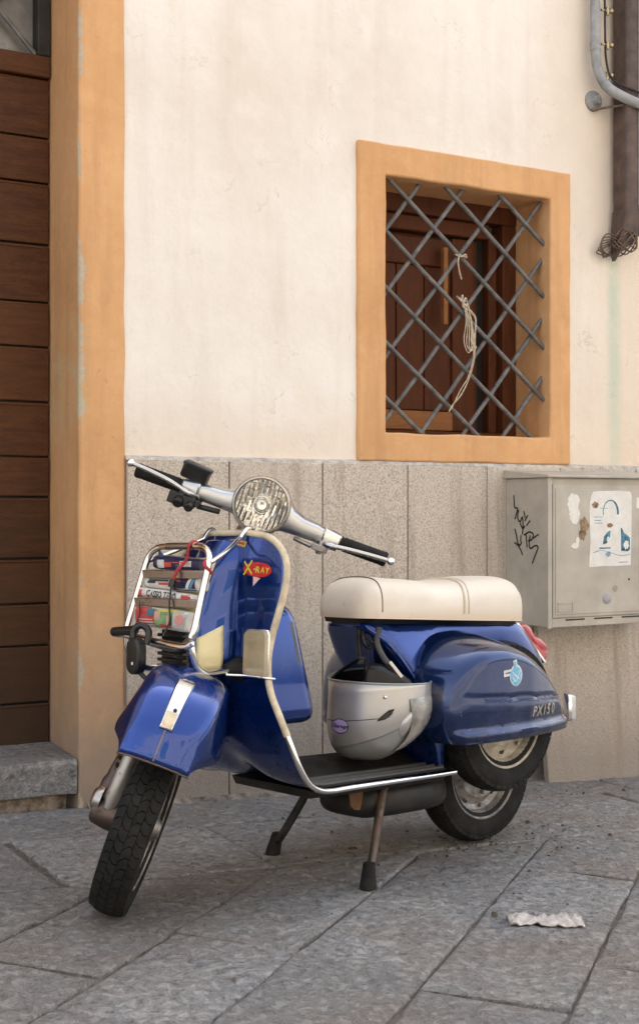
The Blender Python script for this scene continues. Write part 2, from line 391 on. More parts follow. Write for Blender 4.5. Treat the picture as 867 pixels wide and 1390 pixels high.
def disc(rx, ry, n=24, rings=4):
    v, f = [(0, 0, 0)], []
    for i in range(1, rings+1):
        for k in range(n): a = 2*pi*k/n; v.append((rx*i/rings*cos(a), ry*i/rings*sin(a), 0))
    for k in range(n): f.append((0, 1+k, 1+(k+1) % n))
    for i in range(rings-1):
        for k in range(n): f.append((1+i*n+k, 1+(i+1)*n+k, 1+(i+1)*n+(k+1) % n, 1+i*n+(k+1) % n))
    return v, f
def gz(x, y):
    t = max(0, min(1, (y+.8)/.8)); return .003+(x-2.30)*(-.038-.008*t)
# ------------------------------------------------------------ ground
def clip(poly, nx, ny, c):       # keep nx*x+ny*y <= c
    out = []
    for i in range(len(poly)):
        a, b = poly[i], poly[(i+1) % len(poly)]; da, db = nx*a[0]+ny*a[1]-c, nx*b[0]+ny*b[1]-c
        if da <= 0: out.append(a)
        if da*db < 0: t = da/(da-db); out.append((a[0]+t*(b[0]-a[0]), a[1]+t*(b[1]-a[1])))
    return out
xs = [-60, -20, -8, -3]+[i*.25 for i in range(-8, 25)]+[7, 10, 20, 60]
ys = [-60, -25, -12, -6, -4]+[-3.25+.25*i for i in range(0, 16)]
gv = [(x, y, gz(max(-4, min(8, x)), y)-.012) for y in ys for x in xs]
gf = [(j*len(xs)+i, j*len(xs)+i+1, (j+1)*len(xs)+i+1, (j+1)*len(xs)+i) for j in range(len(ys)-1) for i in range(len(xs)-1)]
street = obj('street_pavement', (gv, gf), DIRT)
street.data.materials.append(SLAB)
for p_ in street.data.polygons:
    c_ = p_.center
    if not (-.3 < c_.x < 4.6 and c_.y > -2.7): p_.material_index = 1
tag(street, 'grey stone street paving with dark dirt in the joints', 'pavement', kind='structure')
def slab(poly, gap, dz):
    n = len(poly); 
    if n < 3: return
    ar = .5*sum(poly[i][0]*poly[(i+1) % n][1]-poly[(i+1) % n][0]*poly[i][1] for i in range(n))
    if abs(ar) < .0012: return
    if ar < 0: poly = poly[::-1]
    cx = sum(p[0] for p in poly)/n; cy = sum(p[1] for p in poly)/n
    pts = []
    for i in range(n):                                   # inset, then rough edges
        a, b = V((*poly[i], 0)), V((*poly[(i+1) % n], 0)); L = (b-a).length
        if L < .004: continue
        m = max(1, int(L/.055)); nn = V((-(b-a).y, (b-a).x, 0)).normalized()
        for k in range(m):
            t = k/m; q = a+(b-a)*t; j = NZ.noise((q.x*14, q.y*14, 3.3))*.006
            d = (V((cx, cy, 0))-q).normalized() if k == 0 else nn
            q = q+d*(gap*(1.35 if k == 0 else 1)+j+random.uniform(-.0012, .0012)); pts.append((q.x, q.y))
    m = len(pts); v, f = [], []; tx, ty = random.uniform(-.006, .006), random.uniform(-.006, .006)
    def zz(x, y): return gz(x, y)+dz+(x-cx)*tx+(y-cy)*ty
    for ins, h in ((0, -.022), (0, -.0055), (.0045, -.0012), (.013, 0)):
        for x, y in pts:
            d = V((cx-x, cy-y, 0)); d = d.normalized()*min(ins, d.length*.3) if d.length else d
            x2, y2 = x+d.x, y+d.y; v.append((x2-cx, y2-cy, zz(x2, y2)+h+(random.uniform(-.001, .001) if ins == .0045 else 0)))
    for r in range(3):
        for i in range(m): f.append((r*m+i, r*m+(i+1) % m, (r+1)*m+(i+1) % m, (r+1)*m+i))
    ring = [V((p[0]+cx, p[1]+cy)) for p in v[3*m:4*m]]           # dressed face: fine relief, tessellated where it shows
    if abs(ar) < .5 and cy > -2.3 and .5 < cx < 3.9:
        x0, x1 = min(p.x for p in ring), max(p.x for p in ring); y0, y1 = min(p.y for p in ring), max(p.y for p in ring); G = .0125
        ins_ = []
        for a_ in range(int((x1-x0)/G)+1):
            for b_ in range(int((y1-y0)/G)+1):
                q = V((x0+(a_+random.uniform(.2, .8))*G, y0+(b_+random.uniform(.2, .8))*G))
                if all((ring[(i+1) % m]-ring[i]).cross(q-ring[i])/max(1e-6, (ring[(i+1) % m]-ring[i]).length) > .004 for i in range(m)): ins_.append(q)
        vo, _, fo, *_ = delaunay_2d_cdt(ring+ins_, [(i, (i+1) % m) for i in range(m)], [], 1, 1e-6)
        if len(vo) == m+len(ins_):
            for q in vo[m:]:
                P3 = V((q.x, q.y, 0)); h = NZ.fractal(P3*15, .8, 2.0, 4)*.0050+NZ.noise(P3*52)*.0022-.016*max(0, NZ.noise(V((q.x*26+9, q.y*26, 2)))-.22)
                v.append((q.x-cx, q.y-cy, zz(q.x, q.y)+h))
            f += [tuple(3*m+i for i in t_) for t_ in fo]
        else: f.append(tuple(range(3*m, 4*m)))
    else: f.append(tuple(range(3*m, 4*m)))
    o = obj('paving_slab', (v, f), SLAB, street); o.location = (cx, cy, 0)
ca, sa = cos(R(40.4)), sin(R(40.4))
def st2(s, t): return (ca*t-sa*s, sa*t+ca*s)      # s: across the courses, t: along them
YB = -.83
fixed = {-1.386: [.27, -.28, .80, 1.42], -1.692: [.053, .62, 1.15, 1.75], -1.995: [.58, .02, 1.02, 1.62, 2.2], -2.293: [.56, 1.00, 1.44, -.05, 2.0], -2.597: [.25, .85, 1.33, 1.9]}
offs = [-.48, -.78, -1.08, -1.386, -1.692, -1.995, -2.293, -2.597, -2.90, -3.20, -3.50, -3.80, -4.1]
for i in range(len(offs)-1):
    s1, s0 = offs[i], offs[i+1]
    ts = fixed.get(s1)
    if ts is None: ts = [-1.2+.5*k+random.uniform(-.1, .1)+(i % 2)*.22 for k in range(9)]
    ts = sorted(ts+[min(ts)-.5, min(ts)-1.05, max(ts)+.5, max(ts)+1.0])
    for a, b in zip(ts, ts[1:]):
        p = [st2(s0, a+random.uniform(-.012, .012)), st2(s0, b+random.uniform(-.012, .012)), st2(s1, b), st2(s1, a)]
        p = clip(p, .04, 1, YB+.04*1.5); p = clip(p, 0, -1, 2.7); p = clip(p, -1, 0, .3); p = clip(p, 1, 0, 4.6)
        if len(p) >= 3: slab(p, .0036, random.uniform(-.0035, .0025))
for y0, y1, js in ((YB, -.345, [-.3, .35, 1.02, 1.62, 2.05, 2.55, 3.2, 3.8, 4.5]), (-.345, .0, [-.3, .6, 1.25, 1.95, 2.75, 3.38, 3.95, 4.6])):
    for a, b in zip(js, js[1:]):
        p = [(a+random.uniform(-.03, .03), y0), (b, y0), (b+random.uniform(-.03, .03), y1), (a, y1)]
        if y0 == YB: p[0] = (p[0][0], YB-.04*(p[0][0]-1.5)); p[1] = (p[1][0], YB-.04*(p[1][0]-1.5))
        slab(p, .0035, random.uniform(-.002, .002))
# ------------------------------------------------------------ house
house = tag(empty('house'), 'cream plaster house front with ochre window and door surrounds and stone base', 'house')
DX0, DX1, DZ1 = .15, 1.335, 3.15          # door opening in the wall face
WX0, WX1, WZ0, WZ1 = 2.365, 3.335, 1.170, 2.315
def wgrid(rects):
    v, f = [], []
    for x0, x1, z0, z1 in rects:
        nx, nz = max(1, int((x1-x0)/.12)), max(1, int((z1-z0)/.12)); k = len(v)
        for j in range(nz+1):
            for i in range(nx+1):
                x, z = x0+(x1-x0)*i/nx, z0+(z1-z0)*j/nz; v.append((x, NZ.noise((x*1.3, z*1.3, 0))*.004*(1 if 0 < i < nx and 0 < j < nz else 0), z))
        for j in range(nz):
            for i in range(nx): a = k+j*(nx+1)+i; f.append((a, a+1, a+nx+2, a+nx+1))
    return v, f
obj('plaster_wall', wgrid([(-3, DX0-.15, -.1, 6), (DX0-.15, 1.48, DZ1+.15, 6), (1.48, WX0+.02, -.1, 6), (WX0+.02, WX1-.02, WZ1-.02, 6), (WX0+.02, WX1-.02, -.2, WZ0+.02), (WX1-.02, 7, -.3, 6)]), PLASTER, house, recalc=False)
def jit(p, a=.002, s=9): return V((p[0]+NZ.noise((p[0]*s, p[2]*s, 1))*a, p[1], p[2]+NZ.noise((p[0]*s, p[2]*s, 7))*a))
def surround(outer, inner, yf, yin, yout, jo=.004):
    x0, x1, z0, z1 = outer; a0, a1, b0, b1 = inner; N = 26
    def ring(x0, x1, z0, z1, y, j):
        c = [(x0, z0), (x1, z0), (x1, z1), (x0, z1)]; out = []
        for k in range(4):
            p, q = c[k], c[(k+1) % 4]
            for i in range(N): t = i/N; out.append(jit((p[0]+(q[0]-p[0])*t, y, p[1]+(q[1]-p[1])*t), j if i else j*.5))
        return out
    return loft([ring(x0, x1, z0, z1, yout, jo), ring(x0, x1, z0, z1, yf, jo), ring(a0, a1, b0, b1, yf, jo), ring(a0, a1, b0, b1, yin, jo*.6)], True, False)
IX0, IX1, IZ0, IZ1 = 2.482, 3.235, 1.274, 2.203
obj('window_surround', surround((WX0, WX1, WZ0, WZ1), (IX0, IX1, IZ0, IZ1), -.016, .235, .004), OCHRE, house, bev=.007, recalc=True)
dr = surround((DX0-.155, 1.49, -.6, DZ1+.155), (DX0, DX1, -.55, DZ1), -.012, .33, .004, .005)
dro = obj('door_surround', dr, OCHRE, house, bev=.008)
# stone cladding
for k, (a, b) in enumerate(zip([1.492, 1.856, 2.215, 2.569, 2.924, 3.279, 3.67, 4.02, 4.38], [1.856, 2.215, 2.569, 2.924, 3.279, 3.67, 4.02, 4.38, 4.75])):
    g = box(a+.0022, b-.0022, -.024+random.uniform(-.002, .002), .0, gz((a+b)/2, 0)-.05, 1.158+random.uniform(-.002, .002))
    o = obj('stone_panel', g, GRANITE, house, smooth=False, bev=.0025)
BF = simple('base_dirt', (.20, .165, .135), .95, var=.45, vs=35, bmp=.7, bs=70)
obj('base_fillet', loft([[(x, -.02, gz(x, 0)-.02), (x, -.045-.018*abs(NZ.noise((x*11, 0, 0))), gz(x, -.05)-.006), (x, -.036-.008*NZ.noise((x*23, 0, 0)), gz(x, 0)+.006+.010*abs(NZ.noise((x*14, 4, 0)))), (x, -.02, gz(x, 0)+.016+.016*NZ.noise((x*9, 2, 0)))] for x in [1.36+3.2*i/200 for i in range(201)]], True, True), BF, house)
MORT = simple('pale_mortar', (.46, .43, .39), .9, var=.25, vs=40, bmp=.4, bs=90)
N = 60
obj('mortar_fillet', loft([[(1.49+3.2*i/N, -.0225+random.uniform(-.002, .002), 1.157), (1.49+3.2*i/N, -.019+random.uniform(-.002, .002), 1.166+random.uniform(0, .002)), (1.49+3.2*i/N, .0, 1.171+random.uniform(0, .003)), (1.49+3.2*i/N, .0, 1.157)] for i in range(N+1)]), MORT, house)
# door: planks, rail, transom grille
door = empty('door'); door.parent = house
pz = [.18, .35, .541, .681, .832, 1.038, 1.172, 1.356, 1.54, 1.69, 1.884, 2.09, 2.242, 2.441]
for a, b in zip(pz, pz[1:]):
    obj('plank', box(DX0-.02, 1.329, .278+random.uniform(-.002, .002), .33, a+.003, b-.003), DOORW, door, smooth=False, bev=.004)
    obj('plank_bead', tube([(DX0, .2795, b-.010), (1.328, .2795, b-.010)], .0035, 8), DOORW, door)
obj('door_backing', box(DX0-.02, 1.333, .30, .335, .1, 2.5), BLACKD, door, smooth=False)
obj('transom_rail', box(DX0-.02, 1.330, .262, .33, 2.443, 2.515), DOORW, door, smooth=False, bev=.006)
obj('transom_rail', box(1.285, 1.330, .262, .33, 2.515, 3.2), BLACKD, door, smooth=False, bev=.004)
obj('transom_glass', box(DX0, 1.29, .318, .326, 2.515, 3.15), simple('dusty_glass', (.16, .15, .135), .35, var=.3, vs=8), door, smooth=False)
for p, q in (((1.285, 2.52), (.98, 2.84)), ((1.14, 2.665), (1.30, 2.835)), ((1.14, 2.67), (.86, 2.52)), ((1.14, 2.67), (1.01, 2.52))):
    obj('transom_bar', cyl((p[0], .285, p[1]), (q[0], .285, q[1]), .009, 8), IRON, door)
stepm = m_slab('doorstep_stone')
N = 14
sv = []
for i in range(N+1):
    x = DX0-.05+(1.331-DX0+.05)*i/N; e = NZ.noise((x*9, 0, 0))*.004
    sv.append([(x, -.010+e, .098+NZ.noise((x*8, 3, 0))*.012), (x, -.013+e, .19), (x, -.004+e, .205), (x, .30, .216), (x, .30, .098)])
obj('doorstep', loft(sv), stepm, house, bev=.003)
rb = []
for i in range(31):
    x = DX0-.05+1.2*i/30; ring = []
    for k, (y, z) in enumerate(((.02, -.02), (-.012, -.02), (.004, .06), (.004, .12), (.03, .12))):
        ring.append((x, y+NZ.noise((x*17, z*25, 2))*.016, z))
    rb.append(ring)
obj('rubble_base', loft(rb), simple('rough_mortar', (.22, .17, .125), .95, var=.5, vs=30, bmp=.8, bs=60), house)
# window joinery
win = empty('window'); win.parent = house
Y = .215
for x0, x1, z0, z1, y0 in ((2.44, 3.235, 2.135, 2.24, Y-.02), (2.44, 3.235, 1.25, 1.30, Y-.015), (3.165, 3.232, 1.25, 2.135, Y-.02)):
    obj('window_frame', box(x0, x1, y0, Y+.06, z0, z1), WINW, win, smooth=False, bev=.006)
obj('window_frame', box(3.118, 3.160, Y+.012, Y+.06, 1.30, 2.10), WINW, win, smooth=False, bev=.006)
obj('window_frame', box(2.44, 3.118, Y+.006, Y+.06, 2.075, 2.134), WINW, win, smooth=False, bev=.006)
sh = obj('shutter', box(2.44, 3.09, Y+.055, Y+.085, 1.30, 2.073), WINW, win, smooth=False, bev=.003)
for x0, x1, z0, z1 in ((2.955, 3.06, 1.305, 2.07), (2.44, 2.955, 1.95, 2.06)):
    obj('shutter_rail', box(x0, x1, Y+.03, Y+.056, z0, z1), WINW, win, smooth=False, bev=.005)
for k in range(4):
    a = 2.44+.13*k; obj('shutter_board', box(a+.002, a+.127, Y+.044, Y+.056, 1.385, 1.95), WINW, win, smooth=False, bev=.003)
obj('bottom_rail', box(2.44, 2.955, Y+.028, Y+.056, 1.305, 1.38), WINL, win, smooth=False, bev=.005)
obj('stay_rod', box(2.885, 2.905, Y-.012, Y+.01, 1.72, 2.02), WINL, win, smooth=False, bev=.002)
obj('window_backing', box(2.42, 3.3, Y+.088, Y+.12, 1.2, 2.3), BLACKD, win, smooth=False)
def seg_in(x0, z0, sl):        # line through (x0,z0) with slope, cut to the opening
    pts = []
    for x in (IX0-.02, IX1+.02):
        z = z0+sl*(x-x0)
        if IZ0-.02 <= z <= IZ1+.02: pts.append((x, z))
    for z in (IZ0-.02, IZ1+.02):
        x = x0+(z-z0)/sl
        if IX0-.02 < x < IX1+.02: pts.append((x, z))
    return pts[:2] if len(pts) >= 2 and (V(pts[0])-V(pts[1])).length > .06 else None
for k in range(-4, 5):
    s = seg_in(2.722, 2.041+.2025*k, -.80)
    if s:
        P = [V((s[0][0], .030, s[0][1])).lerp(V((s[1][0], .030, s[1][1])), i/8) for i in range(9)]
        obj('grille_bar', tube([p+V((random.uniform(-.002, .002), 0, random.uniform(-.0015, .0015))) for p in P], .0086, 10), IRON, win)
for j in range(-8, 12):
    s = seg_in(2.722+.1150*j, 2.041-.0917*j, 1.22)
    if s:
        P = [V((s[0][0], .0415, s[0][1])).lerp(V((s[1][0], .0415, s[1][1])), i/8) for i in range(9)]
        obj('grille_bar', tube([p+V((random.uniform(-.002, .002), 0, random.uniform(-.0015, .0015))) for p in P], .0086, 10), IRON, win)
# ------------------------------------------------------------ house across the street (behind the camera, seen only in the paint and chrome)
if True:
    ohz = tag(empty('opposite_house', (1, -10.5, 0)), 'pale plaster house across the street mirrored in the scooter paint', 'house')
    OPL = simple('opposite_plaster', (.40, .34, .275), .9, var=.15, vs=1.5)
    obj('plaster_wall', box(-14, 12, -.4, 0, -.5, 7.6), OPL, ohz, smooth=False)
    for k in range(9):
        for z in (.9, 3.9):
            x = -12+2.7*k; w_ = obj('window', box(x, x+1.0, 0, .03, z, z+1.7), simple('green_shutter', (.05, .08, .06), .6), ohz, smooth=False, bev=.01); obj('window_frame', box(x-.12, x+1.12, .0, .022, z-.12, z+1.82), simple('pale_surround', (.66, .6, .52), .9), ohz, smooth=False)
# ------------------------------------------------------------ twine, drain pipe, cable, cabinet
TW = simple('pale_twine', (.46, .38, .28), .9, var=.3, vs=90)
tw = tag(empty('twine', (2.845, .02, 1.74)), 'frayed pale twine knotted round the window grille with loops hanging down', 'twine')
def tpath(pts, r, name):
    P = cr(pts, len(pts)*7); return obj(name, tube([p-V((2.845, .02, 1.74)) for p in P], r, 6), TW, tw)
tpath([(2.835, .045, 1.80), (2.828, .015, 1.785), (2.85, .012, 1.765), (2.866, .028, 1.775), (2.86, .055, 1.79), (2.84, .018, 1.80), (2.835, .010, 1.775), (2.862, .010, 1.755), (2.872, .03, 1.768), (2.85, .012, 1.79), (2.838, .010, 1.76), (2.858, .010, 1.745)], .0045, 'knot')
for k in range(4):
    dx = .012*k
    tpath([(2.846, .012, 1.76), (2.850+dx*.6, .008, 1.70), (2.838+dx, .005, 1.63-.01*k), (2.858+dx, .004, 1.585+.008*k), (2.885-dx*.4, .005, 1.63), (2.878, .008, 1.69), (2.862, .010, 1.755)], .0022, 'loop')
tpath([(2.862, .011, 1.755), (2.895, .010, 1.72), (2.892, .008, 1.66), (2.885, .006, 1.56), (2.862, .006, 1.49), (2.83, .008, 1.43), (2.79, .012, 1.385), (2.775, .012, 1.36)], .0028, 'tail')
tpath([(2.862, .011, 1.752), (2.893, .009, 1.712), (2.888, .006, 1.655), (2.879, .005, 1.56), (2.857, .006, 1.492), (2.822, .008, 1.44), (2.785, .012, 1.37)], .0022, 'tail')
tw2 = tag(empty('twine', (2.845, .02, 1.95)), 'short scrap of pale twine tied high on the window grille', 'twine')
for pts in ([(2.815, .03, 1.955), (2.83, .012, 1.945), (2.85, .012, 1.955), (2.865, .03, 1.948), (2.85, .052, 1.95), (2.822, .015, 1.95), (2.858, .012, 1.944)], [(2.82, .012, 1.945), (2.815, .010, 1.92), (2.822, .010, 1.885), (2.832, .012, 1.86)]):
    obj('strand', tube([p-V((2.845, .02, 1.95)) for p in cr(pts, 30)], .0032, 6), TW, tw2)
PIPE = simple('brown_painted_metal', (.085, .055, .045), .45, .2, var=.35, vs=14, bmp=.15, bs=60)
pipe = tag(empty('drain_pipe', (3.61, -.07, 2.0)), 'brown painted drain pipe ending in a slanted shoe on the plaster wall', 'drain pipe')
def L(g, o): return xf(g, Mx.Translation(-V(o)))
PO = (3.61, -.07, 2.0)
prof = rrect(.125, .10, .022, 4)
def psec(cx, cy, z, k, tilt=0): return [(cx+u*k, cy+w*k, z+tilt*u) for u, w in prof]
obj('pipe', L(loft([psec(3.608, -.062, 5.2, 1), psec(3.608, -.062, 2.23, 1), psec(3.608, -.062, 2.165, .98)]), PO), PIPE, pipe, bev=.002)
obj('shoe', L(loft([psec(3.608, -.062, 2.185, 1.05), psec(3.606, -.06, 2.15, 1.05), psec(3.585, -.05, 2.08, .8, .15), psec(3.565, -.04, 2.03, .5, .3), psec(3.557, -.03, 2.005, .22, .3)]), PO), PIPE, pipe, bev=.003)
obj('seam', L(loft([[(3.60+dx, -.1135+dy, z) for dx, dy in ((-.004, 0), (0, -.004), (.004, 0), (0, .006))] for z in (2.2, 3.2, 5.2)]), PO), simple('pale_seam', (.22, .19, .18), .5), pipe)
WIRE = simple('rusty_wire', (.17, .12, .085), .7, .4, var=.4, vs=50)
for k in range(5):
    q = k*1.1
    pts = [(3.575+.05*cos(a+q), -.06+.045*sin(a+q), 2.075+.03*sin(2*a+q)-.008*k) for a in [2*pi*i/10 for i in range(11)]]
    obj('tie_wire', L(tube(cr(pts, 40), .003, 6), PO), WIRE, pipe)
for k in range(6):
    a = (3.54, -.05+.005*k, 2.085-.006*k)
    pts = [a, (3.50-.01*k, -.035, 2.09-.015*k), (3.475+.006*k, -.03, 2.045-.008*k), (3.495+.01*k, -.025, 1.995+.005*k)] + ([(3.53, -.03, 2.02+.01*k)] if k % 2 else [])
    obj('tie_wire', L(tube(cr(pts, 24), .0026, 6), PO), WIRE, pipe)
GREYP = simple('grey_conduit', (.27, .275, .275), .5, var=.25, vs=18)
CO = (3.44, -.04, 2.6)
cond = tag(empty('cable_conduit', CO), 'grey curved cable conduit with brass clips beside the drain pipe', 'conduit')
obj('conduit_tube', L(tube([(3.430, -.05, 4.6), (3.430, -.05, 3.3)]+list(cr([(3.430, -.05, 3.0), (3.432, -.05, 2.82), (3.440, -.055, 2.73), (3.468, -.075, 2.662), (3.525, -.11, 2.617), (3.62, -.128, 2.592), (3.80, -.13, 2.575)], 40))+[(5, -.13, 2.5)], .0195, 14), CO), GREYP, cond)
obj('collar', L(tube([(3.430, -.05, 2.835), (3.432, -.05, 2.805)], .0215, 14), CO), GREYP, cond)
obj('wall_rosette', L(lathe([(-.006, .001), (-.006, .020), (-.014, .022), (-.004, .042), (0, .044)], 20), CO) if 0 else L(xf(lathe([(-.034, .001), (-.034, .016), (-.012, .018), (-.008, .040), (0, .042)], 20), Mx.Translation((3.462, 0, 2.622))), CO), GREYP, cond)
obj('rosette_rod', L(cyl((3.44, -.02, 2.58), (3.56, -.09, 2.60), .005, 8), CO), WIRE, cond)
obj('wire', L(tube(cr([(3.468, -.062, 4.0), (3.468, -.062, 3.3), (3.47, -.062, 2.9), (3.478, -.062, 2.76), (3.496, -.08, 2.69), (3.56, -.12, 2.65), (3.8, -.14, 2.61)], 50), .0045, 6), CO), BLACKD, cond)
BRASS = m_metal('old_brass', (.45, .36, .22), .4, .4)
for z in (2.965, 2.83, 2.70+.01, 3.1):
    obj('clip', L(join(cyl((3.452, -.06, z), (3.505, -.06, z+.004), .005, 8), sphere((3.505, -.06, z+.004), .011, 8, 6), cyl((3.484, -.06, z-.015), (3.484, -.06, z+.015), .008, 8)), CO), BRASS, cond)
# cabinet
CABM = simple('beige_cabinet', (.43, .395, .335), .6, var=.14, vs=6, bmp=.12, bs=40)
CB = (3.011, -.271, .566)
cab = tag(empty('utility_cabinet', CB), 'beige wall-mounted utility cabinet with torn poster and black scrawl on its side', 'cabinet')
def CL(g): return L(g, CB)
cabbody = obj('cabinet_body', CL(box(3.011, 3.62, -.271, -.024, .566, 1.112)), CABM, cab, smooth=False, bev=.004)
lid = [[(x, y, z) for y, z in ((-.29, 1.112), (-.29, 1.122), (-.02, 1.146), (-.02, 1.112))] for x in (2.998, 3.64)]
obj('lid', CL(loft(lid)), CABM, cab, smooth=False, bev=.003)
obj('corner_post', CL(box(3.007, 3.026, -.279, -.2715, .562, 1.112)), CABM, cab, smooth=False, bev=.002)
dpan = obj('cabinet_door', CL(box(3.030, 3.60, -.2785, -.2715, .600, 1.088)), CABM, cab, smooth=False, bev=.003)
obj('inner_panel', CL(box(3.040, 3.59, -.2815, -.2788, .612, 1.070)), CABM, cab, smooth=False, bev=.002)
obj('lower_rail', CL(box(3.028, 3.61, -.2765, -.2715, .566, .597)), CABM, cab, smooth=False, bev=.002)
for a in (3.09, 3.225, 3.36, 3.5): obj('vent_slot', CL(box(a, a+.09, -.2772, -.2767, .5885, .5945)), BLACK, cab, smooth=False)
def CF(u, v, y=-.2822): return (u, y, v)
obj('name_plate', CL(join(*[box(a, b, -.2834, -.2818, c, d) for a, b, c, d in ((3.05, 3.12, .622, .625), (3.05, 3.12, .651, .654), (3.05, 3.053, .622, .654), (3.117, 3.12, .622, .654))])), CABM, cab, smooth=False)
obj('lock_cover', CL(xf(lathe([(-.0035, .0), (-.0035, .018), (-.001, .0215), (0.001, .0215)], 24), Mx.Translation((3.284, -.2818, .665)))), simple('grey_lock', (.33, .33, .34), .5), cab)
obj('rivet', CL(sphere((3.392, -.282, .733), .004, 8, 5)), BLACK, cab)
def blob(cx, cz, rx, rz, seed, n=40, rough=.35):
    pts = []
    for k in range(n):
        a = 2*pi*k/n; q = 1+rough*NZ.noise((cos(a)*2.2+seed, sin(a)*2.2, seed))+.12*NZ.noise((cos(a)*9+seed, sin(a)*9, 3)); pts.append((cx+rx*q*cos(a), cz+rz*q*sin(a)))
    return pts
def flat(poly, y, th=.0006): return prism(poly, y, y+th, lambda u, v, h: (u, h, v))
def m_poster():
    m, n, l, b = nt('poster_paper'); x, y, z = pos(n, l)
    t = tex(n, l, scale=28, detail=7, rough=.7); c = mixc(n, l, ramp(n, l, t, .35, .7), (.74, .72, .68), (.62, .60, .56))
    f = tex(n, l, scale=200, detail=3, mscale=(1, 1, 4)); c = mixc(n, l, ramp(n, l, f, .6, .7, 0, .25), c, (.35, .42, .48))
    l.new(c, b.inputs['Base Color']); b.inputs['Roughness'].default_value = .8; bump(n, l, b, t, .3, .004); return m
POST = m_poster()
edge = [(3.197, .782), (3.26, .785), (3.33, .784), (3.400, .786), (3.402, .86), (3.404, .95), (3.405, 1.045), (3.398, 1.063), (3.33, 1.066), (3.25, 1.064), (3.215, 1.062), (3.207, 1.046), (3.202, 1.03), (3.198, 1.0), (3.2, .93), (3.203, .88), (3.199, .82)]
pst = obj('poster', CL(flat(edge, -.2826)), POST, cab, smooth=False)
TEAL = simple('faded_teal_print', (.07, .20, .28), .8, var=.5, vs=60); LTEAL = simple('pale_teal_print', (.28, .42, .50), .8, var=.4, vs=60); BRN = simple('brown_glue', (.28, .19, .12), .9, var=.5, vs=50)
def pr(g, mat, nm='print'): obj(nm, CL(g), mat, pst, smooth=False)
PF = lambda u, v: (u, -.2829, v)
pr(ribbon([(3.300+.036*cos(a), .985+.045*sin(a)) for a in [R(q) for q in range(-10, 195, 12)]], [.004+.006*max(0, cos(R(q))) for q in range(-10, 195, 12)], PF), TEAL, 'head_print')
pr(flat([(3.262, .865), (3.268, .895), (3.285, .912), (3.30, .918), (3.298, .895), (3.29, .88), (3.282, .87)], -.2829, .0002), TEAL)
pr(flat([(3.352, .84), (3.352, .90), (3.350, .926), (3.356, .926), (3.366, .908), (3.385, .898), (3.396, .888), (3.396, .845), (3.385, .838)], -.2829, .0002), TEAL)
pr(flat(blob(3.377, .862, .012, .016, 4), -.2831, .0001), POST)
pr(flat(blob(3.289, .884, .007, .011, 2), -.2831, .0001), POST)
pr(ribbon([(3.215, .835), (3.25, .845), (3.29, .838), (3.33, .826), (3.36, .822), (3.398, .827)], .003, PF), LTEAL)
pr(flat(blob(3.288, .828, .014, .009, 9), -.2829, .0002), LTEAL)
pr(ribbon([(3.245, .852), (3.30, .852)], .005, PF), TEAL)
for z, a, b in ((1.0, 3.25, 3.285), (.968, 3.218, 3.262), (.955, 3.222, 3.255), (.945, 3.222, 3.26), (.798, 3.34, 3.385)): pr(ribbon([(a, z), (b, z)], .003, PF), LTEAL)
pr(flat(blob(3.226, 1.012, .016, .012, 5), -.2829, .0002), BRN)
pr(flat(blob(3.297, .936, .014, .008, 8), -.2829, .0002), BRN)
scr = obj('paper_scrap', CL(join(flat(blob(3.120, 1.02, .028, .035, 1.3), -.2824), flat(blob(3.128, .972, .024, .032, 5.1), -.2825))), POST, cab, smooth=False)
obj('paper_scrap', CL(join(flat(blob(3.130, .862, .018, .010, 2.2), -.2824), flat(blob(3.142, .88, .008, .014, 3.2), -.2825))), POST, cab, smooth=False)
obj('paper_scrap', CL(flat([(3.428, 1.0), (3.47, 1.0), (3.47, 1.04), (3.43, 1.04)], -.2824)), POST, cab, smooth=False)
obj('glue_stain', CL(join(flat(blob(3.172, .93, .020, .032, 7.7, rough=.6), -.2823), flat(blob(3.165, .905, .018, .02, 3.1, rough=.7), -.2824))), BRN, cab, smooth=False)
obj('glue_stain', CL(flat(blob(3.322, .70, .013, .013, 1.1, rough=.2), -.2822, .0003)), simple('tan_stain', (.36, .30, .22), .8), cab, smooth=False)
INK = simple('black_marker', (.016, .016, .017), .45, var=.3)
def GF(u, v): return (3.0098, u, v)
strokes = [[(-.074, 1.05), (-.077, 1.02), (-.080, 1.003), (-.097, .999), (-.088, .975), (-.082, .959)], [(-.103, .995), (-.098, .965), (-.112, .95), (-.126, .968), (-.130, .935), (-.126, .902)], [(-.112, .945), (-.128, .925), (-.142, .935)], [(-.135, .99), (-.142, .965)], [(-.158, .975), (-.140, .952)], [(-.172, .955), (-.150, .935)],
  [(-.080, .923), (-.090, .90), (-.098, .872), (-.112, .862), (-.122, .875)], [(-.078, .872), (-.098, .862), (-.116, .845), (-.127, .826)], [(-.118, .90), (-.115, .875)], [(-.147, .905), (-.154, .855)], [(-.135, .90), (-.165, .912), (-.190, .905), (-.182, .885), (-.160, .88)], [(-.172, .90), (-.166, .872), (-.172, .852), (-.200, .862), (-.218, .858), (-.200, .825), (-.184, .796)], [(-.222, .905), (-.190, .89)]]
obj('graffiti', CL(join(*[ribbon(cr([(a, b, 0) for a, b in s], len(s)*4), .0065, GF) for s in strokes])), INK, cab, smooth=False)
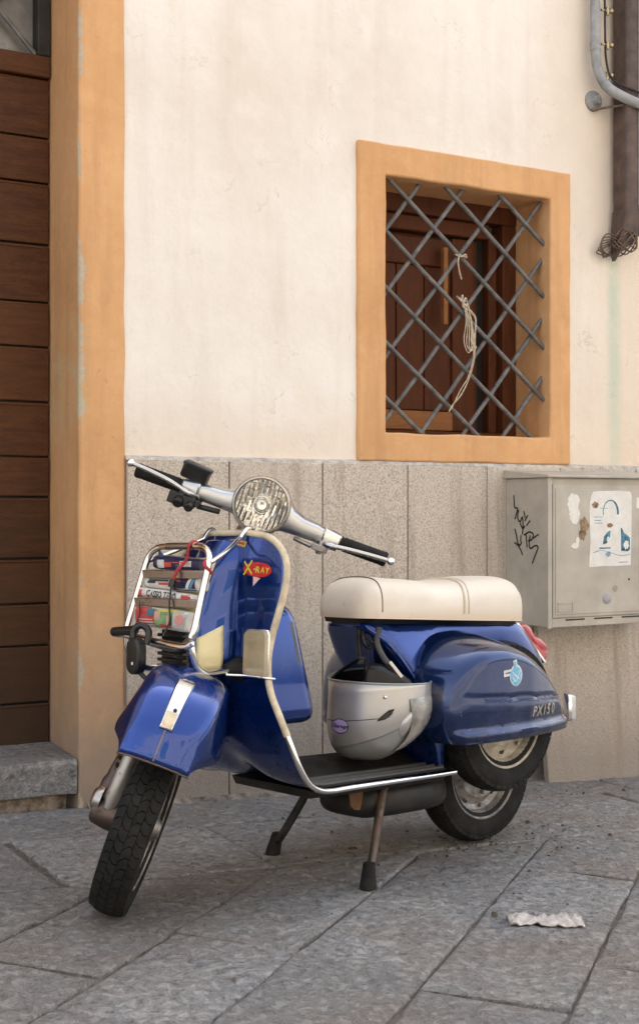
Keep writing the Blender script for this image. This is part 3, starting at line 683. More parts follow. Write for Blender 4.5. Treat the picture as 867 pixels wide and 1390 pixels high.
# leaning stone under the cabinet
lean = [[(x, y, z) for x in (3.135, 3.66)] for y, z in ((-.030, .565), (-.10, -.07))]
lv = [(3.135, -.030, .562), (3.655, -.030, .562), (3.655, -.105, -.08), (3.135, -.105, -.08)]
lg = [(a, b-.028, c) for a, b, c in lv]+lv
lo = obj('stone_slab', L((lg, [(0, 1, 2, 3), (7, 6, 5, 4), (0, 4, 5, 1), (1, 5, 6, 2), (2, 6, 7, 3), (3, 7, 4, 0)]), (3.39, -.1, -.05)), GRANITE, None, smooth=False, bev=.003); lo.location = (3.39, -.1, -.05)
tag(lo, 'speckled stone slab leaning on the wall base under the utility cabinet', 'stone slab')
# litter
PAP = simple('dirty_white_paper', (.46, .42, .39), .85, var=.3, vs=40, bmp=.4, bs=60)
px0, px1 = V((1.885, -1.50)), V((2.04, -1.585))
pv, pf = [], []
NX, NY = 22, 8
for j in range(NY+1):
    for i in range(NX+1):
        u, w = i/NX, j/NY-.5; b = px0.lerp(px1, u); d = (px1-px0).normalized(); nn = V((-d.y, d.x))
        wd_ = .078*(1+.18*NZ.noise((u*4, 1, 0)))*(.8+.3*u if u < .5 else .95)
        x, y = b.x+nn.x*w*wd_*1.0+NZ.noise((u*6, w*4, 5))*.006, b.y+nn.y*w*wd_+NZ.noise((u*6, w*4, 9))*.006
        fold = .022*abs(NZ.noise((u*7, w*4, 2)))+.006*(1-abs(2*w))*(.5+.5*sin(u*9))
        pv.append((x-1.96, y+1.54, gz(x, y)+.004+fold))
pf = [(j*(NX+1)+i, j*(NX+1)+i+1, (j+1)*(NX+1)+i+1, (j+1)*(NX+1)+i) for j in range(NY) for i in range(NX)]
lp = obj('paper_litter', (pv, pf), PAP, None, solid=.003); lp.location = (1.96, -1.54, 0)
tag(lp, 'crumpled strip of dirty white paper lying on the paving', 'paper')
# ------------------------------------------------------------ scooter
psi, pit, rol, DL = R(13.0), R(1.9), R(1.5), R(49.5)
fw = V((-cos(psi)*cos(pit), -sin(psi)*cos(pit), sin(pit))); l0 = V((0, 0, 1)).cross(fw).normalized(); u0 = fw.cross(l0)
lf = l0*cos(rol)+u0*sin(rol); uu = fw.cross(lf)
SM = Mx(((fw.x, lf.x, uu.x, 2.300), (fw.y, lf.y, uu.y, -.80), (fw.z, lf.z, uu.z, .003), (0, 0, 0, 1)))
AX0 = V((1.305, 0, 0)); AXD = V((-sin(R(26)), 0, cos(R(26))))
ST = Mx.Translation(AX0) @ Mx.Rotation(DL, 4, AXD) @ Mx.Translation(-AX0)     # steering turned left
sco = tag(empty('motor_scooter', mat=SM), 'worn blue vintage motor scooter with cream seat parked on its stand by the wall', 'scooter')
def P(name, g, mat, par=None, **k): return obj(name, g, mat, par or sco, **k)
def F(name, g, mat, par=None, **k):
    if par: return obj(name, g, mat, par, **k)
    return obj(name, g, mat, sco, mat_local=ST.copy(), **k)
def group(name, par, loc=(0, 0, 0), m=None):
    e = empty(name); e.parent = par; e.matrix_basis = m if m is not None else Mx.Translation(loc); return e
# --- wheels
def tyre_geo(seed=0):
    prof = [(-.030, .128), (-.036, .138), (-.041, .150), (-.0455, .170), (-.0445, .188), (-.040, .2005), (-.030, .2065), (-.015, .2095), (0, .2105)]
    prof = prof+[(-a, b) for a, b in prof[-2::-1]]
    g = lathe(prof, 72); parts = [g]
    NP = 50; step = 2*pi/NP
    def rr(y): return .2158-.0085*(abs(y)/.038)**2.2
    rows = [(-.0425, -.0222, .45), (-.0208, -.0007, -.55), (.0007, .0208, .55), (.0222, .0425, -.45)]
    v, f = [], []
    for ri, (a, b, sk) in enumerate(rows):
        for k in range(NP):
            t0 = (k+.5*(ri % 2))*step; w = step*.445
            cs = []
            m_ = (a+b)/2
            for y, t in ((a, t0-w-sk*step*.5), (m_, t0-w+sk*step*.32), (b, t0-w+sk*step*.25), (b, t0+w+sk*step*.25), (m_, t0+w+sk*step*.32), (a, t0+w-sk*step*.5)): cs.append((y, t))
            base = len(v)
            for dr_ in (-.010, 0):
                for y, t in cs: r = rr(y)+dr_; v.append((r*cos(t), y, r*sin(t)))
            n = 6
            f.append(tuple(range(base+n, base+2*n)))
            for i in range(n): f.append((base+i, base+(i+1) % n, base+n+(i+1) % n, base+n+i))
    parts.append((v, f)); return join(*parts)
TYRE = mesh('tyre', *tyre_geo()); fixn(TYRE)
def wheel(name, m, rim_mat, full=True, spin=0):
    e = group(name, sco, m=m @ Mx.Rotation(spin, 4, 'Y'))
    t = obj('tyre', TYRE if not TYRE.users else TYRE.copy(), RUB, e)
    prof = [(.012, .0), (.012, .045), (.020, .05), (.020, .085), (.010, .092), (.004, .108), (.012, .122), (.030, .128), (.036, .140), (.041, .1435), (.0405, .147), (.036, .146), (.031, .137), (.026, .131)]
    rim = lathe(prof+[(.0, .126), (-.026, .131), (-.031, .137), (-.036, .146), (-.0405, .147), (-.041, .1435), (-.036, .140), (-.028, .126), (-.01, .10), (-.005, .05), (-.005, 0)], 48)
    r = obj('rim', rim, rim_mat, e)
    for k in range(5):
        a = 2*pi*k/5; obj('wheel_nut', xf(lathe([(.020, .0), (.034, .0), (.034, .0075), (.020, .0085)], 6), Mx.Translation((.068*cos(a), 0, .068*sin(a)))), STEEL, e, smooth=False)
        a += .6; obj('rim_slot', xf(lathe([(.0125, 0), (.0125, .010), (.006, .0105)], 14), Mx.Translation((.103*cos(a), -.006, .103*sin(a)))), BLACK, e)
    for k in range(4):
        a = 2*pi*k/4+.3; obj('rim_bolt', xf(lathe([(.010, .0), (.018, .0), (.018, .006), (.008, .0065)], 6), Mx.Translation((.112*cos(a), 0, .112*sin(a)))), STEEL, e, smooth=False)
    if full: obj('hub', lathe([(.02, .0), (.05, .0), (.05, .018), (.036, .03), (.034, .05), (.012, .052)], 24), STEEL, e)
    return e
wheel('rear_wheel', Mx.Translation((0, 0, .2165)), RIMG, True, .4)
wheel('spare_wheel', Mx.Translation((.082, .158, .394)), RIMC, False, 1.0)
fw_e = wheel('front_wheel', ST @ Mx.Translation((1.235, 0, .2165)), RIMG, True, .2)
# --- front suspension
F('brake_hub', xf(lathe([(-.045, 0), (-.045, .08), (-.03, .092), (.0, .094), (.0, 0)], 28), Mx.Translation((1.235, 0, .2165))), STEEL)
sh_ = F('front_shock', tube([(1.215, -.068, .44), (1.228, -.071, .375), (1.24, -.074, .33), (1.24, -.074, .325), (1.25, -.078, .26), (1.252, -.079, .235)], [.019, .019, .018, .021, .020, .017], 16), m_metal('dirty_alloy', (.40, .38, .35), .5, .5, 30))
obj('shock_spring', tube([(1.19+.028*cos(t), -.088+.012*sin(t)-.004*k/60, .47-.17*k/60) for k, t in [(k, k*.9) for k in range(60)]], .0045, 6), RUST, sh_)
F('fork_link', loft([[(1.235+a*k, y, .215+b*k) for a, b in [(.036*cos(q), .036*sin(q)) for q in [2*pi*i/14 for i in range(14)]]] for y, k in ((-.046, 1.1), (-.075, 1.1), (-.11, .95), (-.118, .75))]), RUST)
F('fork_link', tube(cr([(1.235, -.092, .215), (1.215, -.10, .25), (1.17, -.098, .30), (1.14, -.085, .37), (1.14, -.06, .45)], 20), [.024]*8+[.020]*12, 12), RUST)
F('hub_cap', xf(lathe([(-.128, 0), (-.127, .02), (-.118, .030), (-.104, .032)], 20), Mx.Translation((1.235, 0, .24))), CHROME2)
F('steering_tube', tube([(1.305-.4877*t, 0, t) for t in (.50, .95)], .03, 16), ALU)
# --- front mudguard
FC = V((1.215, 0, .300))
def sm(a, b, x): t = max(0, min(1, (x-a)/(b-a))); return t*t*(3-2*t)
def f_r(ph):     # crown radius by angle from forward horizontal
    pts = [(20, .262), (35, .280), (50, .297), (65, .307), (80, .307), (95, .300), (115, .285), (140, .262), (165, .235)]
    for (a, ra), (b, rb_) in zip(pts, pts[1:]):
        if ph <= b: t = max(0, (ph-a)/(b-a)); return ra+(rb_-ra)*(t*t*(3-2*t)*.5+t*.5)
    return pts[-1][1]
def f_sec(ph):
    c, s = cos(R(ph)), sin(R(ph)); r = f_r(ph)
    wt = .072+.010*sm(30, 70, ph)-.012*sm(90, 150, ph); ws = .080+.042*sm(28, 58, ph)-.008*sm(110, 160, ph)
    rb = max(.125, min(r-.012, (.142-.022*sm(40, 110, ph))/s)); dp = r-rb
    half = [(0, r+.0012), (wt*.42, r-.0005), (wt*.76, r-.0045), (wt*.96, r-.0115), (wt+(ws-wt)*.26, r-max(.0125, min(.026, dp*.25))), (wt+(ws-wt)*.66, r-max(.014, dp*.48)), (ws-.002, r-max(.016, dp*.78)), (ws, rb+.003), (ws-.0005, rb)]
    for k in range(4, 9): half[k] = (half[k][0], min(half[k][1], half[k-1][1]-.0008))
    full = [(-y, q) for y, q in half[::-1]]+half[1:]
    return [FC+V((c*p.y, p.x, s*p.y)) for p in cr([(a, b, 0) for a, b in full], 61)]
fsecs = [f_sec(31+(158-31)*i/44) for i in range(45)]
fend_g = loft(fsecs, False, False)
fend = F('front_mudguard', fend_g, BLUE, solid=.0025)
bv = bvh_of(fend_g)
def crest(w0, w1, a0, a1, off, n=14):
    v = []; f = []
    for i in range(n+1):
        ph = a0+(a1-a0)*i/n; w = w0+(w1-w0)*i/n; r = f_r(ph)+off
        for y in (-w, -w*.82, w*.82, w): v.append(FC+V((cos(R(ph))*(r-(.004 if abs(y) == w else 0)), y, sin(R(ph))*(r-(.004 if abs(y) == w else 0)))))
    for i in range(n):
        for j in range(3): f.append((i*4+j, i*4+j+1, (i+1)*4+j+1, (i+1)*4+j))
    return v, f
crst = obj('mudguard_crest', crest(.0165, .021, 46, 74, .0075), CHROME, fend, solid=.003)
obj('crest_badge', crest(.0135, .015, 46.5, 54, .0085), TRIM, fend)
obj('crest_screw', sphere(FC+V((cos(R(55))*(f_r(55)+.0085), .004, sin(R(55))*(f_r(55)+.0085))), .0045, 10, 6), BLACK, fend)
obj('centre_ridge', tube([FC+V((cos(R(p))*(f_r(p)+.0005), 0, sin(R(p))*(f_r(p)+.0005))) for p in range(32, 47, 2)], .0022, 8), m_metal('worn_ridge', (.25, .2, .17), .5, .8), fend)
obj('mudguard_lip', tube([p+V((.0, 0, 0)) for p in fsecs[0]], .0024, 8), RUST, fend)
# --- leg shield and floor
LS = [ # x centre, z, half width, edge sweep back
 (.935, .903, .070, .002), (.940, .896, .125, .006), (.945, .880, .168, .009), (.951, .850, .205, .011), (.957, .810, .222, .012), (.963, .760, .220, .012), (.968, .700, .203, .011), (.972, .640, .186, .009), (.974, .580, .180, .007),
 (.972, .520, .189, .006), (.965, .460, .216, .006), (.952, .400, .240, .005), (.930, .345, .250, .003), (.893, .300, .246, .001), (.850, .277, .238, 0), (.80, .268, .228, 0), (.72, .266, .219, 0), (.55, .264, .212, 0), (.40, .262, .206, 0), (.315, .261, .201, 0)]
LSs = cr([V(a[:3]) for a in LS], 70); LSb = cr([V((a[3], 0, 0)) for a in LS], 70)
NV = 25
def ls_pt(i, v, lift=0):
    p = LSs[i]; x, z, w = p.x, p.y, max(.03, p.z); y = v*w
    front = max(0, min(1, (z-.28)/.12)); bulge = .018*front*(1-min(1, abs(y)/.13)**2 if abs(y) < .13 else 0)
    tunnel = .030*(1-front)*math.exp(-(y/.06)**2)
    return V((x-LSb[i].x*v*v*abs(v)+bulge, y, z+tunnel+lift))
ls_g = loft([[ls_pt(i, -1+2*j/(NV-1)) for j in range(NV)] for i in range(70)], False, False)
legs = P('leg_shield', ls_g, BLUE, solid=.004)
lsb = bvh_of(ls_g)
ie = next(i for i in range(70) if LSs[i].y < .43)
top = [ls_pt(0, v) for v in (-.6, 0, .6)]
cpath = [ls_pt(i, -1) for i in range(ie, -1, -1)]+top+[ls_pt(i, 1) for i in range(0, ie+1)]
P('leg_shield_trim', tube(cr(cpath, 150), .0088, 10), TRIM)
for s in (-1, 1):
    P('floor_trim', tube(cr([ls_pt(i, s) for i in range(ie, 70)], 60), .0075, 10), CHROME)
P('floor_underside', loft([[(x, y, z) for y, z in ((-w, .258), (w, .258), (w*.9, .238), (-w*.9, .238))] for x, w in ((.80, .165), (.7, .18), (.5, .19), (.33, .19))]), BLACKD)
mat_g = loft([[ls_pt(i, -.93+1.86*j/(NV-1), .006 if 1 else 0) for j in range(NV)] for i in range(47, 69)], False, False)
fm = P('floor_mat', mat_g, RUB, solid=.004)
for v in (-.86, -.70, -.54, .54, .70, .86):
    P('floor_strip', tube([ls_pt(i, v, .0115) for i in range(44, 69, 2)], .006, 8), simple('dark_grey_rubber', (.05, .048, .046), .55), None)
# glove box
def gsec(x, t):
    pts = rrect(.34-.05*t, .285-.02*t, .035, 4); return [(x+(-.055*( .57-(.575+w))*0) - .0 , u, .585+w) for u, w in pts]
gs = []
for x0, x1, k in ((.945, .945, 1), (.88, .825, 1), (.862, .803, .98), (.852, .793, .93)):   # top x, bottom x
    ring = []
    for u, w in rrect(.345*k, .30*k, .04, 4):
        t = (w+.15)/.30; ring.append((x1+(x0-x1)*t, u*(1-.20*max(0, t-.1)), .578+w))
    gs.append(ring)
gb_ = P('glove_box', loft(gs), BLUE)
obj('worn_patch', loft([[(x, .1712*(1-.20*max(0, t-.1))*1.006, .578-.15+.30*t) for x in (.862+.05*t-.045, .862+.05*t-.010)] for t in (.5, .62, .75, .85)], False, False), simple('bare_grey_primer', (.10, .10, .10), .7, var=.3), gb_)
# horn cover
hs_ = []
for z, w, xf_, xb in ((.885, .040, .995, .945), (.86, .050, 1.015, .95), (.80, .058, 1.045, .955), (.72, .062, 1.080, .96), (.665, .064, 1.108, .96), (.60, .064, 1.112, .96), (.565, .060, 1.105, .96), (.550, .050, 1.09, .96)):
    hs_.append([(xb, -w*1.25, z), (xf_-.03, -w*1.05, z), (xf_-.006, -w*.86, z), (xf_, -w*.6, z), (xf_+.003, 0, z), (xf_, w*.6, z), (xf_-.006, w*.86, z), (xf_-.03, w*1.05, z), (xb, w*1.25, z)])
horn = P('horn_cover', loft(hs_, True, True), BLUE, bev=.002)
hb = bvh_of(loft(hs_))
def patch(x0, x1, z0, z1, n=8):          # cream side panel laid on the left flank
    v, f = [], []
    for i in range(n+1):
        for j in range(n+1):
            x = x0+(x1-x0)*j/n; z = z0+(z1-z0-.030*j/n)*i/n
            h = hb.ray_cast(V((x, .3, z)), V((0, -1, 0)))[0]; v.append((x, (h.y if h else .06)+.0025, z))
    for i in range(n):
        for j in range(n): a = i*(n+1)+j; f.append((a, a+1, a+n+2, a+n+1))
    return v, f
obj('cream_panel', patch(1.022, 1.094, .553, .676), CREAMP, horn, solid=.003)
obj('cream_front', loft([[(hx-abs(y)*.05+.003, y, z) for y in (-.058, -.03, 0, .03, .058)] for z, hx in ((.668, 1.108), (.72, 1.084), (.76, 1.067), (.80, 1.050), (.84, 1.032))], False, False), CREAMP, horn, solid=.004)
for k in range(6):
    z = .650-.015*k; obj('horn_grille', box(1.108, 1.126, -.056, .052, z-.0042, z+.0042), BLACK, horn, smooth=False, bev=.002)
obj('horn_grille', box(1.095, 1.114, -.053, .049, .562, .663), BLACK, horn, smooth=False)
# front indicators
GLASSW = simple('yellowed_lens', (.36, .29, .18), .2, 0, .7, var=.1, vs=20)
for s in (1, -1):
    hw, hh = .034, .052; v = []
    ring = []
    for dx, k in ((-.004, 1.0), (.012, 1.0), (.018, .93)):
        r_ = []
        for u, w in rrect(.074*k, .116*k, .010, 3):
            y = s*(.150+u); z = .607+w; h = lsb.ray_cast(V((1.3, y, z)), V((-1, 0, 0)))[0]; r_.append(((h.x if h else .965)+dx, y, z))
        ring.append(r_)
    ind = P('front_indicator', loft(ring), GLASSW, bev=.001)
    fr = [V((p[0]-.004, p[1], p[2])) for p in ring[1]]
    obj('chrome_frame', tube(fr, .0032, 8, closed=True), CHROME, ind)
    obj('bulb_block', xf(box(-.003, .001, -.013, .013, -.018, .018), Mx.Translation((ring[2][0][0]+.0012, s*.150, .605))), simple('lens_centre', (.46, .38, .25), .3, coat=.5), ind, smooth=False)
# leg shield stickers
def lsst(name, g2, y, z, mat, rotz=0, off=.001):
    m = Mx.Rotation(rotz, 4, 'Z'); g = [tuple(m @ V(p)) for p in g2[0]], g2[1]
    return P(name, stick(g, lsb, (1.0, y, z), (0, 1, 0), (0, 0, 1), (1, 0, 0), off), mat, legs, smooth=False)
RED = simple('red_sticker', (.50, .018, .012), .4, var=.15, vs=60); YEL = simple('yellow_print', (.62, .52, .06), .4); PINK = simple('pink_sticker', (.75, .48, .46), .5)
lsst('sticker', disc(.046, .0185), .128, .812, RED, R(-4))
for i, (t_, x_) in enumerate((('R', -.002), ('A', .015), ('Y', .031))):
    lsst('sticker_letter', textgeo(t_, .021, bold=.0004), .128+x_, .811-x_*.07, YEL, R(-4), .0018)
lsst('sticker_letter', ribbon([(-.013, .016), (.013, -.015)], .0045, lambda u, v: (u, v, 0)), .098, .816, YEL, 0, .0019)
lsst('sticker_letter', ribbon([(-.012, -.017), (.009, .019)], .0045, lambda u, v: (u, v, 0)), .099, .816, YEL, 0, .0021)
lsst('sticker_letter', disc(.0025, .0025, 8, 1), .117, .813, YEL, 0, .0018)
lsst('sticker', ([(-.010, .012, 0), (.012, .008, 0), (-.008, -.012, 0)], [(0, 1, 2)]), .125, .783, PINK)
STK = simple('yellow_sticker', (.60, .40, .05), .5, var=.6, vs=180)
arc = [(-.045+.09*i/10, .006*cos(i/10*pi-pi/2)) for i in range(11)]
lsst('sticker', ribbon(arc, .014, lambda u, v: (u, v, 0)), .035, .874, STK, 0, .0012)
lsst('sticker', ribbon(arc[1:-1], .005, lambda u, v: (u, v, 0)), .035, .874, RED, 0, .0018)
lsst('sticker', disc(.009, .011), .008, .852, simple('teal_sticker', (.03, .10, .16), .4), 0, .001)
# --- rear body
def half_sec(x, zt, ht, hm, zb):
    zm = zb+(zt-zb)*.35
    half = [(0, zt), (ht*.8, zt-.001), (ht, zt-.010), (ht+(hm-ht)*.5, zt-(zt-zm)*.45), (hm, zm), (hm*.985, zb+(zm-zb)*.4), (hm*.93, zb), (hm*.5, zb-.001), (0, zb-.001)]
    full = half+[(-y, z) for y, z in half[-2:0:-1]]
    return [(x, p.x, p.y) for p in cr([(a, b, 0) for a, b in full], 40, True)]
body_g = loft([half_sec(*a) for a in ((.540, .671, .06, .065, .655), (.528, .6715, .078, .086, .643), (.502, .671, .088, .104, .617), (.468, .670, .094, .122, .575), (.425, .669, .098, .132, .52), (.385, .668, .10, .140, .455), (.355, .667, .10, .148, .385), (.335, .667, .10, .152, .31), (.325, .667, .10, .153, .262),
   (.300, .666, .10, .15, .262), (.285, .666, .10, .118, .33), (.25, .665, .10, .112, .345), (0, .661, .10, .112, .42), (-.07, .657, .094, .112, .40), (-.105, .645, .092, .112, .39), (-.15, .612, .088, .11, .37), (-.20, .572, .08, .105, .36), (-.24, .535, .068, .09, .37), (-.262, .50, .05, .07, .42))])
body = P('rear_body', body_g, BLUE)
obj('body_flare', tube(cr([(.535, .080, .655), (.502, .106, .625), (.468, .124, .588), (.425, .134, .536), (.385, .142, .475), (.355, .150, .41), (.337, .154, .34)], 30), .006, 8), BLUE, body)
# --- side cowls
def arch(u):
    pts = [(.405, .348), (.422, .37), (.432, .42), (.430, .48), (.412, .545), (.375, .595), (.315, .628), (.235, .640), (.15, .634), (.07, .610), (-.02, .566), (-.10, .512), (-.165, .455), (-.215, .40), (-.240, .365), (-.250, .348)]
    return pts
A = cr([(a, b, 0) for a, b in arch(0)], 76)
def ymax(x):
    pts = [(-.26, .165), (-.20, .197), (-.12, .228), (-.02, .256), (.08, .273), (.18, .281), (.28, .281), (.36, .270), (.43, .245)]
    if x <= pts[0][0]: return pts[0][1]
    for (a, ya), (b, yb) in zip(pts, pts[1:]):
        if x <= b: return ya+(yb-ya)*(x-a)/(b-a)
    return pts[-1][1]
def cowl(s):
    secs = []
    for i, p in enumerate(A):
        u = i/75; tx = .385-.625*sm(0, 1, u)*1.0 if 0 else .39+(-.243-.39)*u; ring = []
        q = V((tx, .345, 0))
        for j in range(34):
            v = j/33; pt = p.lerp(q, v); d = (pt-p).length
            x, z = pt.x, pt.y
            ef = min(d/.085, 1); g = (1-(1-ef)**2.6)
            y = .108+(ymax(x)-.108)*g
            # raised panel, creases, out-turned bottom lip
            y += .007*sm(.030, .042, d)*sm(.350, .36, z)-.0
            y -= .004*math.exp(-((z-.452-.05*x)/.0035)**2)*sm(.05, .07, d)
            y -= .006*sm(.44, .36, z)*sm(.04, .07, d)
            y += .010*sm(.384, .371, z)*sm(.03, .07, d)
            y += .0025*NZ.noise((x*9, z*9, 4*s))*sm(.05, .1, d)
            ring.append((x, s*y, z))
        secs.append(ring)
    return loft(secs, False, False)
cl_g = cowl(1)
lc = P('side_cowl', cl_g, BLUED, solid=.003)
P('side_cowl', cowl(-1), BLUED, solid=.003)
cb = bvh_of(cl_g)
def edge_y(x, z):
    h = cb.ray_cast(V((x, .6, z)), V((0, -1, 0)))[0]; return h.y if h else ymax(x)
def cst(name, g, x, z, mat, off, tilt=0):
    m = Mx.Rotation(tilt, 4, 'Z'); g = [tuple(m @ V(p)) for p in g[0]], g[1]
    return P(name, stick(g, cb, (x, .3, z), (-1, 0, 0), (0, 0, 1), (0, 1, 0), off), mat, lc, smooth=False)
for i, ch in enumerate('PX150'):
    cst('badge_letter', textgeo(ch, .041, .0018, shear=.18, bold=.0008), .072-.0285*i+(.004 if i > 2 else 0), .414, m_metal('badge_metal', (.62, .58, .50), .3, .5) if i == 0 else bpy.data.materials['badge_metal'], .0025, R(0))
SKY_ = simple('sky_blue_sticker', (.16, .47, .68), .45, var=.25, vs=70); WHT = simple('white_sticker', (.66, .66, .66), .5, var=.15, vs=60)
cst('sticker', disc(.030, .030, 20, 3), .160, .522, WHT, .0010)
cst('sticker', disc(.026, .026, 20, 3), .160, .520, SKY_, .0016)
cst('sticker', ribbon([(-.055, .006), (-.01, .010)], .018, lambda u, v: (u, v, 0)), .160, .522, WHT, .0012)
cst('sticker', ribbon([(-.002, .022), (-.006, .042)], .018, lambda u, v: (u, v, 0)), .160, .522, WHT, .0012)
cst('sticker', ribbon([(-.004, .012), (-.006, .038)], .012, lambda u, v: (u, v, 0)), .160, .522, SKY_, .0018)
for a, b in (((-.016, .008), (.016, -.012)), ((.0, -.018), (.018, .012)), ((-.018, -.004), (-.004, -.018))):
    cst('sticker', ribbon([a, b], .0035, lambda u, v: (u, v, 0)), .160, .522, WHT, .0022)
cst('sticker', ribbon([(-.048, .007), (-.025, .009)], .004, lambda u, v: (u, v, 0)), .160, .522, simple('blue_print', (.05, .10, .30), .5), .0019)
# rear indicators on the cowl ends
LENS = m_glass('clear_lens', (.93, .93, .93), .12)
for s in (1, -1):
    y0 = ymax(-.20); n_ = V((-.78, s*.62, 0)).normalized(); r_ = V((n_.y*-1, n_.x, 0))*s; o_ = V((-.212, s*(y0-.008), .400))
    def rp(u, w, h): return tuple(o_+V((-.62*s*0, 0, 0))+V((n_.y*u, -n_.x*u, 0))+V((0, 0, w))+n_*h)
    pr_ = rrect(.058, .080, .008, 3)
    ri = P('rear_indicator', loft([[rp(u, w, -.010) for u, w in pr_], [rp(u, w, .002) for u, w in pr_]]), CHROME, bev=.001)
    obj('indicator_lens', loft([[rp(u*.9, w*.92, .001) for u, w in pr_], [rp(u*.88, w*.9, .013) for u, w in pr_], [rp(u*.6, w*.7, .018) for u, w in pr_]]), simple('milky_lens', (.60, .60, .60), .2, coat=.6, var=.1), ri)
# tail lamp
REDL = m_metal('x', (.5, .5, .5), .3) if 0 else simple('red_lens', (.38, .005, .007), .14, 0, .8, var=.15, vs=25)
tl = [[(x, y, z) for y in ()] for x, z in ()]
def tsec(w, t):
    pts = [(-.150, .652), (-.200, .646), (-.232, .612), (-.268, .600), (-.300, .575), (-.300, .545), (-.285, .533), (-.20, .60)]
    return pts
tpts = [(-.128, .646), (-.178, .647), (-.200, .636), (-.218, .609), (-.250, .600), (-.276, .584), (-.286, .560), (-.278, .543), (-.262, .530), (-.225, .560)]
tail = P('tail_lamp', loft([[(x+.010*k, y, z-.006*k) for x, z in tpts] for y, k in ((-.062, 1.2), (-.055, .2), (0, 0), (.055, .2), (.062, 1.2))]), REDL, bev=.006)
obj('chrome_frame', loft([[(x, y, z) for x, z in ((-.110, .652), (-.126, .650), (-.262, .524), (-.250, .522))] for y in (-.068, .068)]), CHROME, tail, bev=.002)
obj('lens_rib', tube([(-.214, y, .612) for y in (-.058, .058)], .003, 8), REDL, tail)
P('mud_flap', loft([[(-.225, y, .40), (-.24, y, .40), (-.262, y, .315), (-.248, y, .313)] for y in (-.05, .05)]), BLACKD)
# --- seat
def seat_sec(x):
    def ip(tab):
        for (a, va), (b, vb) in zip(tab, tab[1:]):
            if x >= b: t = (x-a)/(b-a); return va+(vb-va)*(t*t*(3-2*t))
        return tab[-1][1]
    top = ip([(.588, .694), (.585, .712), (.577, .736), (.563, .760), (.540, .780), (.50, .792), (.40, .787), (.28, .780), (.20, .779), (.12, .787), (.03, .793), (-.04, .793), (-.085, .785), (-.112, .766), (-.127, .738), (-.134, .70), (-.135, .68)])
    w = ip([(.588, .050), (.585, .064), (.577, .080), (.563, .095), (.53, .112), (.46, .124), (.30, .136), (.15, .138), (0.02, .134), (-.06, .124), (-.10, .110), (-.120, .092), (-.130, .072), (-.135, .05)])
    bot = .681-(.58-x)*.034
    hh_ = top-bot
    half = [(0, top), (w*.45, top-.018*hh_), (w*.72, top-.09*hh_), (w*.90, top-.25*hh_), (w*.985, top-.47*hh_), (w, bot+.2*hh_), (w*.985, bot+.04*hh_), (w*.90, bot)]
    full = half+[(-a, b) for a, b in half[::-1]][:-1]
    return [(x, p.x, p.y) for p in cr([(a, b, 0) for a, b in full], 44, True)]
sx = [.588, .5865, .585, .581, .577, .570, .563, .552, .540, .53]+[.52-.02*k for k in range(30)]+[-.075, -.09, -.103, -.114, -.122, -.127, -.131, -.134, -.135]
def seat_sq(x): return [(.222+(p[0]-.222)*.955, p[1], p[2]) for p in seat_sec(x)]
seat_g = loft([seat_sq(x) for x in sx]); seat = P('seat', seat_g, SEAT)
def pip(x0, x1, r, nm, mat, kk=1.0):
    pts = []
    a = seat_sq(x0)
    n = len(a)
    for j in list(range(29, 44))+list(range(0, 16)):
        p = a[j]; t = abs(p[1])/.138; q = seat_sq(x0+(x1-x0)*t**2)[j]; pts.append(q)
    return obj(nm, tube(pts, r, 8), mat, seat)
VD = simple('seat_piping', (.52, .44, .33), .5)
pip(.155, .205, .0040, 'piping', VD); pip(.135, .185, .0025, 'piping', VD); pip(.505, .530, .0018, 'seam', simple('dark_seam', (.12, .09, .06), .7))
P('seat_base', loft([[(x, k*p[1], p[2]+dz) for p in [(0, w, b), (0, -w, b)] for dz in (0,) for k in (1,)] + [(x, -w*.9, b-.014), (x, w*.9, b-.014)] for x, w, b in ((.555, .070, .6815), (.45, .112, .678), (.2, .124, .669), (-.05, .116, .660), (-.11, .07, .658))]), BLACK)
obj('seat_hook', join(tube(cr([(.525, .05, .665), (.53, .06, .62), (.515, .065, .60), (.50, .066, .615), (.515, .055, .63)], 24), .006, 8), tube([(.535, .045, .672), (.532, .045, .60), (.525, .045, .56)], .006, 8)), BLACK, seat)
# --- handlebar
def hsec(y, x0, x1, z0, z1, n=28, e=3.2):
    cx, cz, a, b = (x0+x1)/2, (z0+z1)/2, (x1-x0)/2, (z1-z0)/2; out = []
    for k in range(n):
        t = 2*pi*k/n; c, s = cos(t), sin(t); out.append((cx+a*math.copysign(abs(c)**(2/e), c), y, cz+b*math.copysign(abs(s)**(2/e), s)))
    return out
def arm(s):
    return loft([hsec(s*y, *q) for y, *q in ((.0, .80, .93, .925, 1.052), (.042, .805, .92, .927, 1.044), (.062, .815, .912, .934, 1.016), (.080, .825, .908, .936, .998), (.11, .835, .905, .937, .988), (.15, .842, .902, .938, .985), (.175, .846, .900, .938, .979))])
hbar = F('handlebar', arm(1), ALU); obj('headset_half', arm(-1), ALU, hbar)
LEVM = m_metal('lever_alloy', (.50, .49, .47), .24, .25, 30)
SIL = m_metal('silver_paint', (.66, .65, .62), .30, .08)
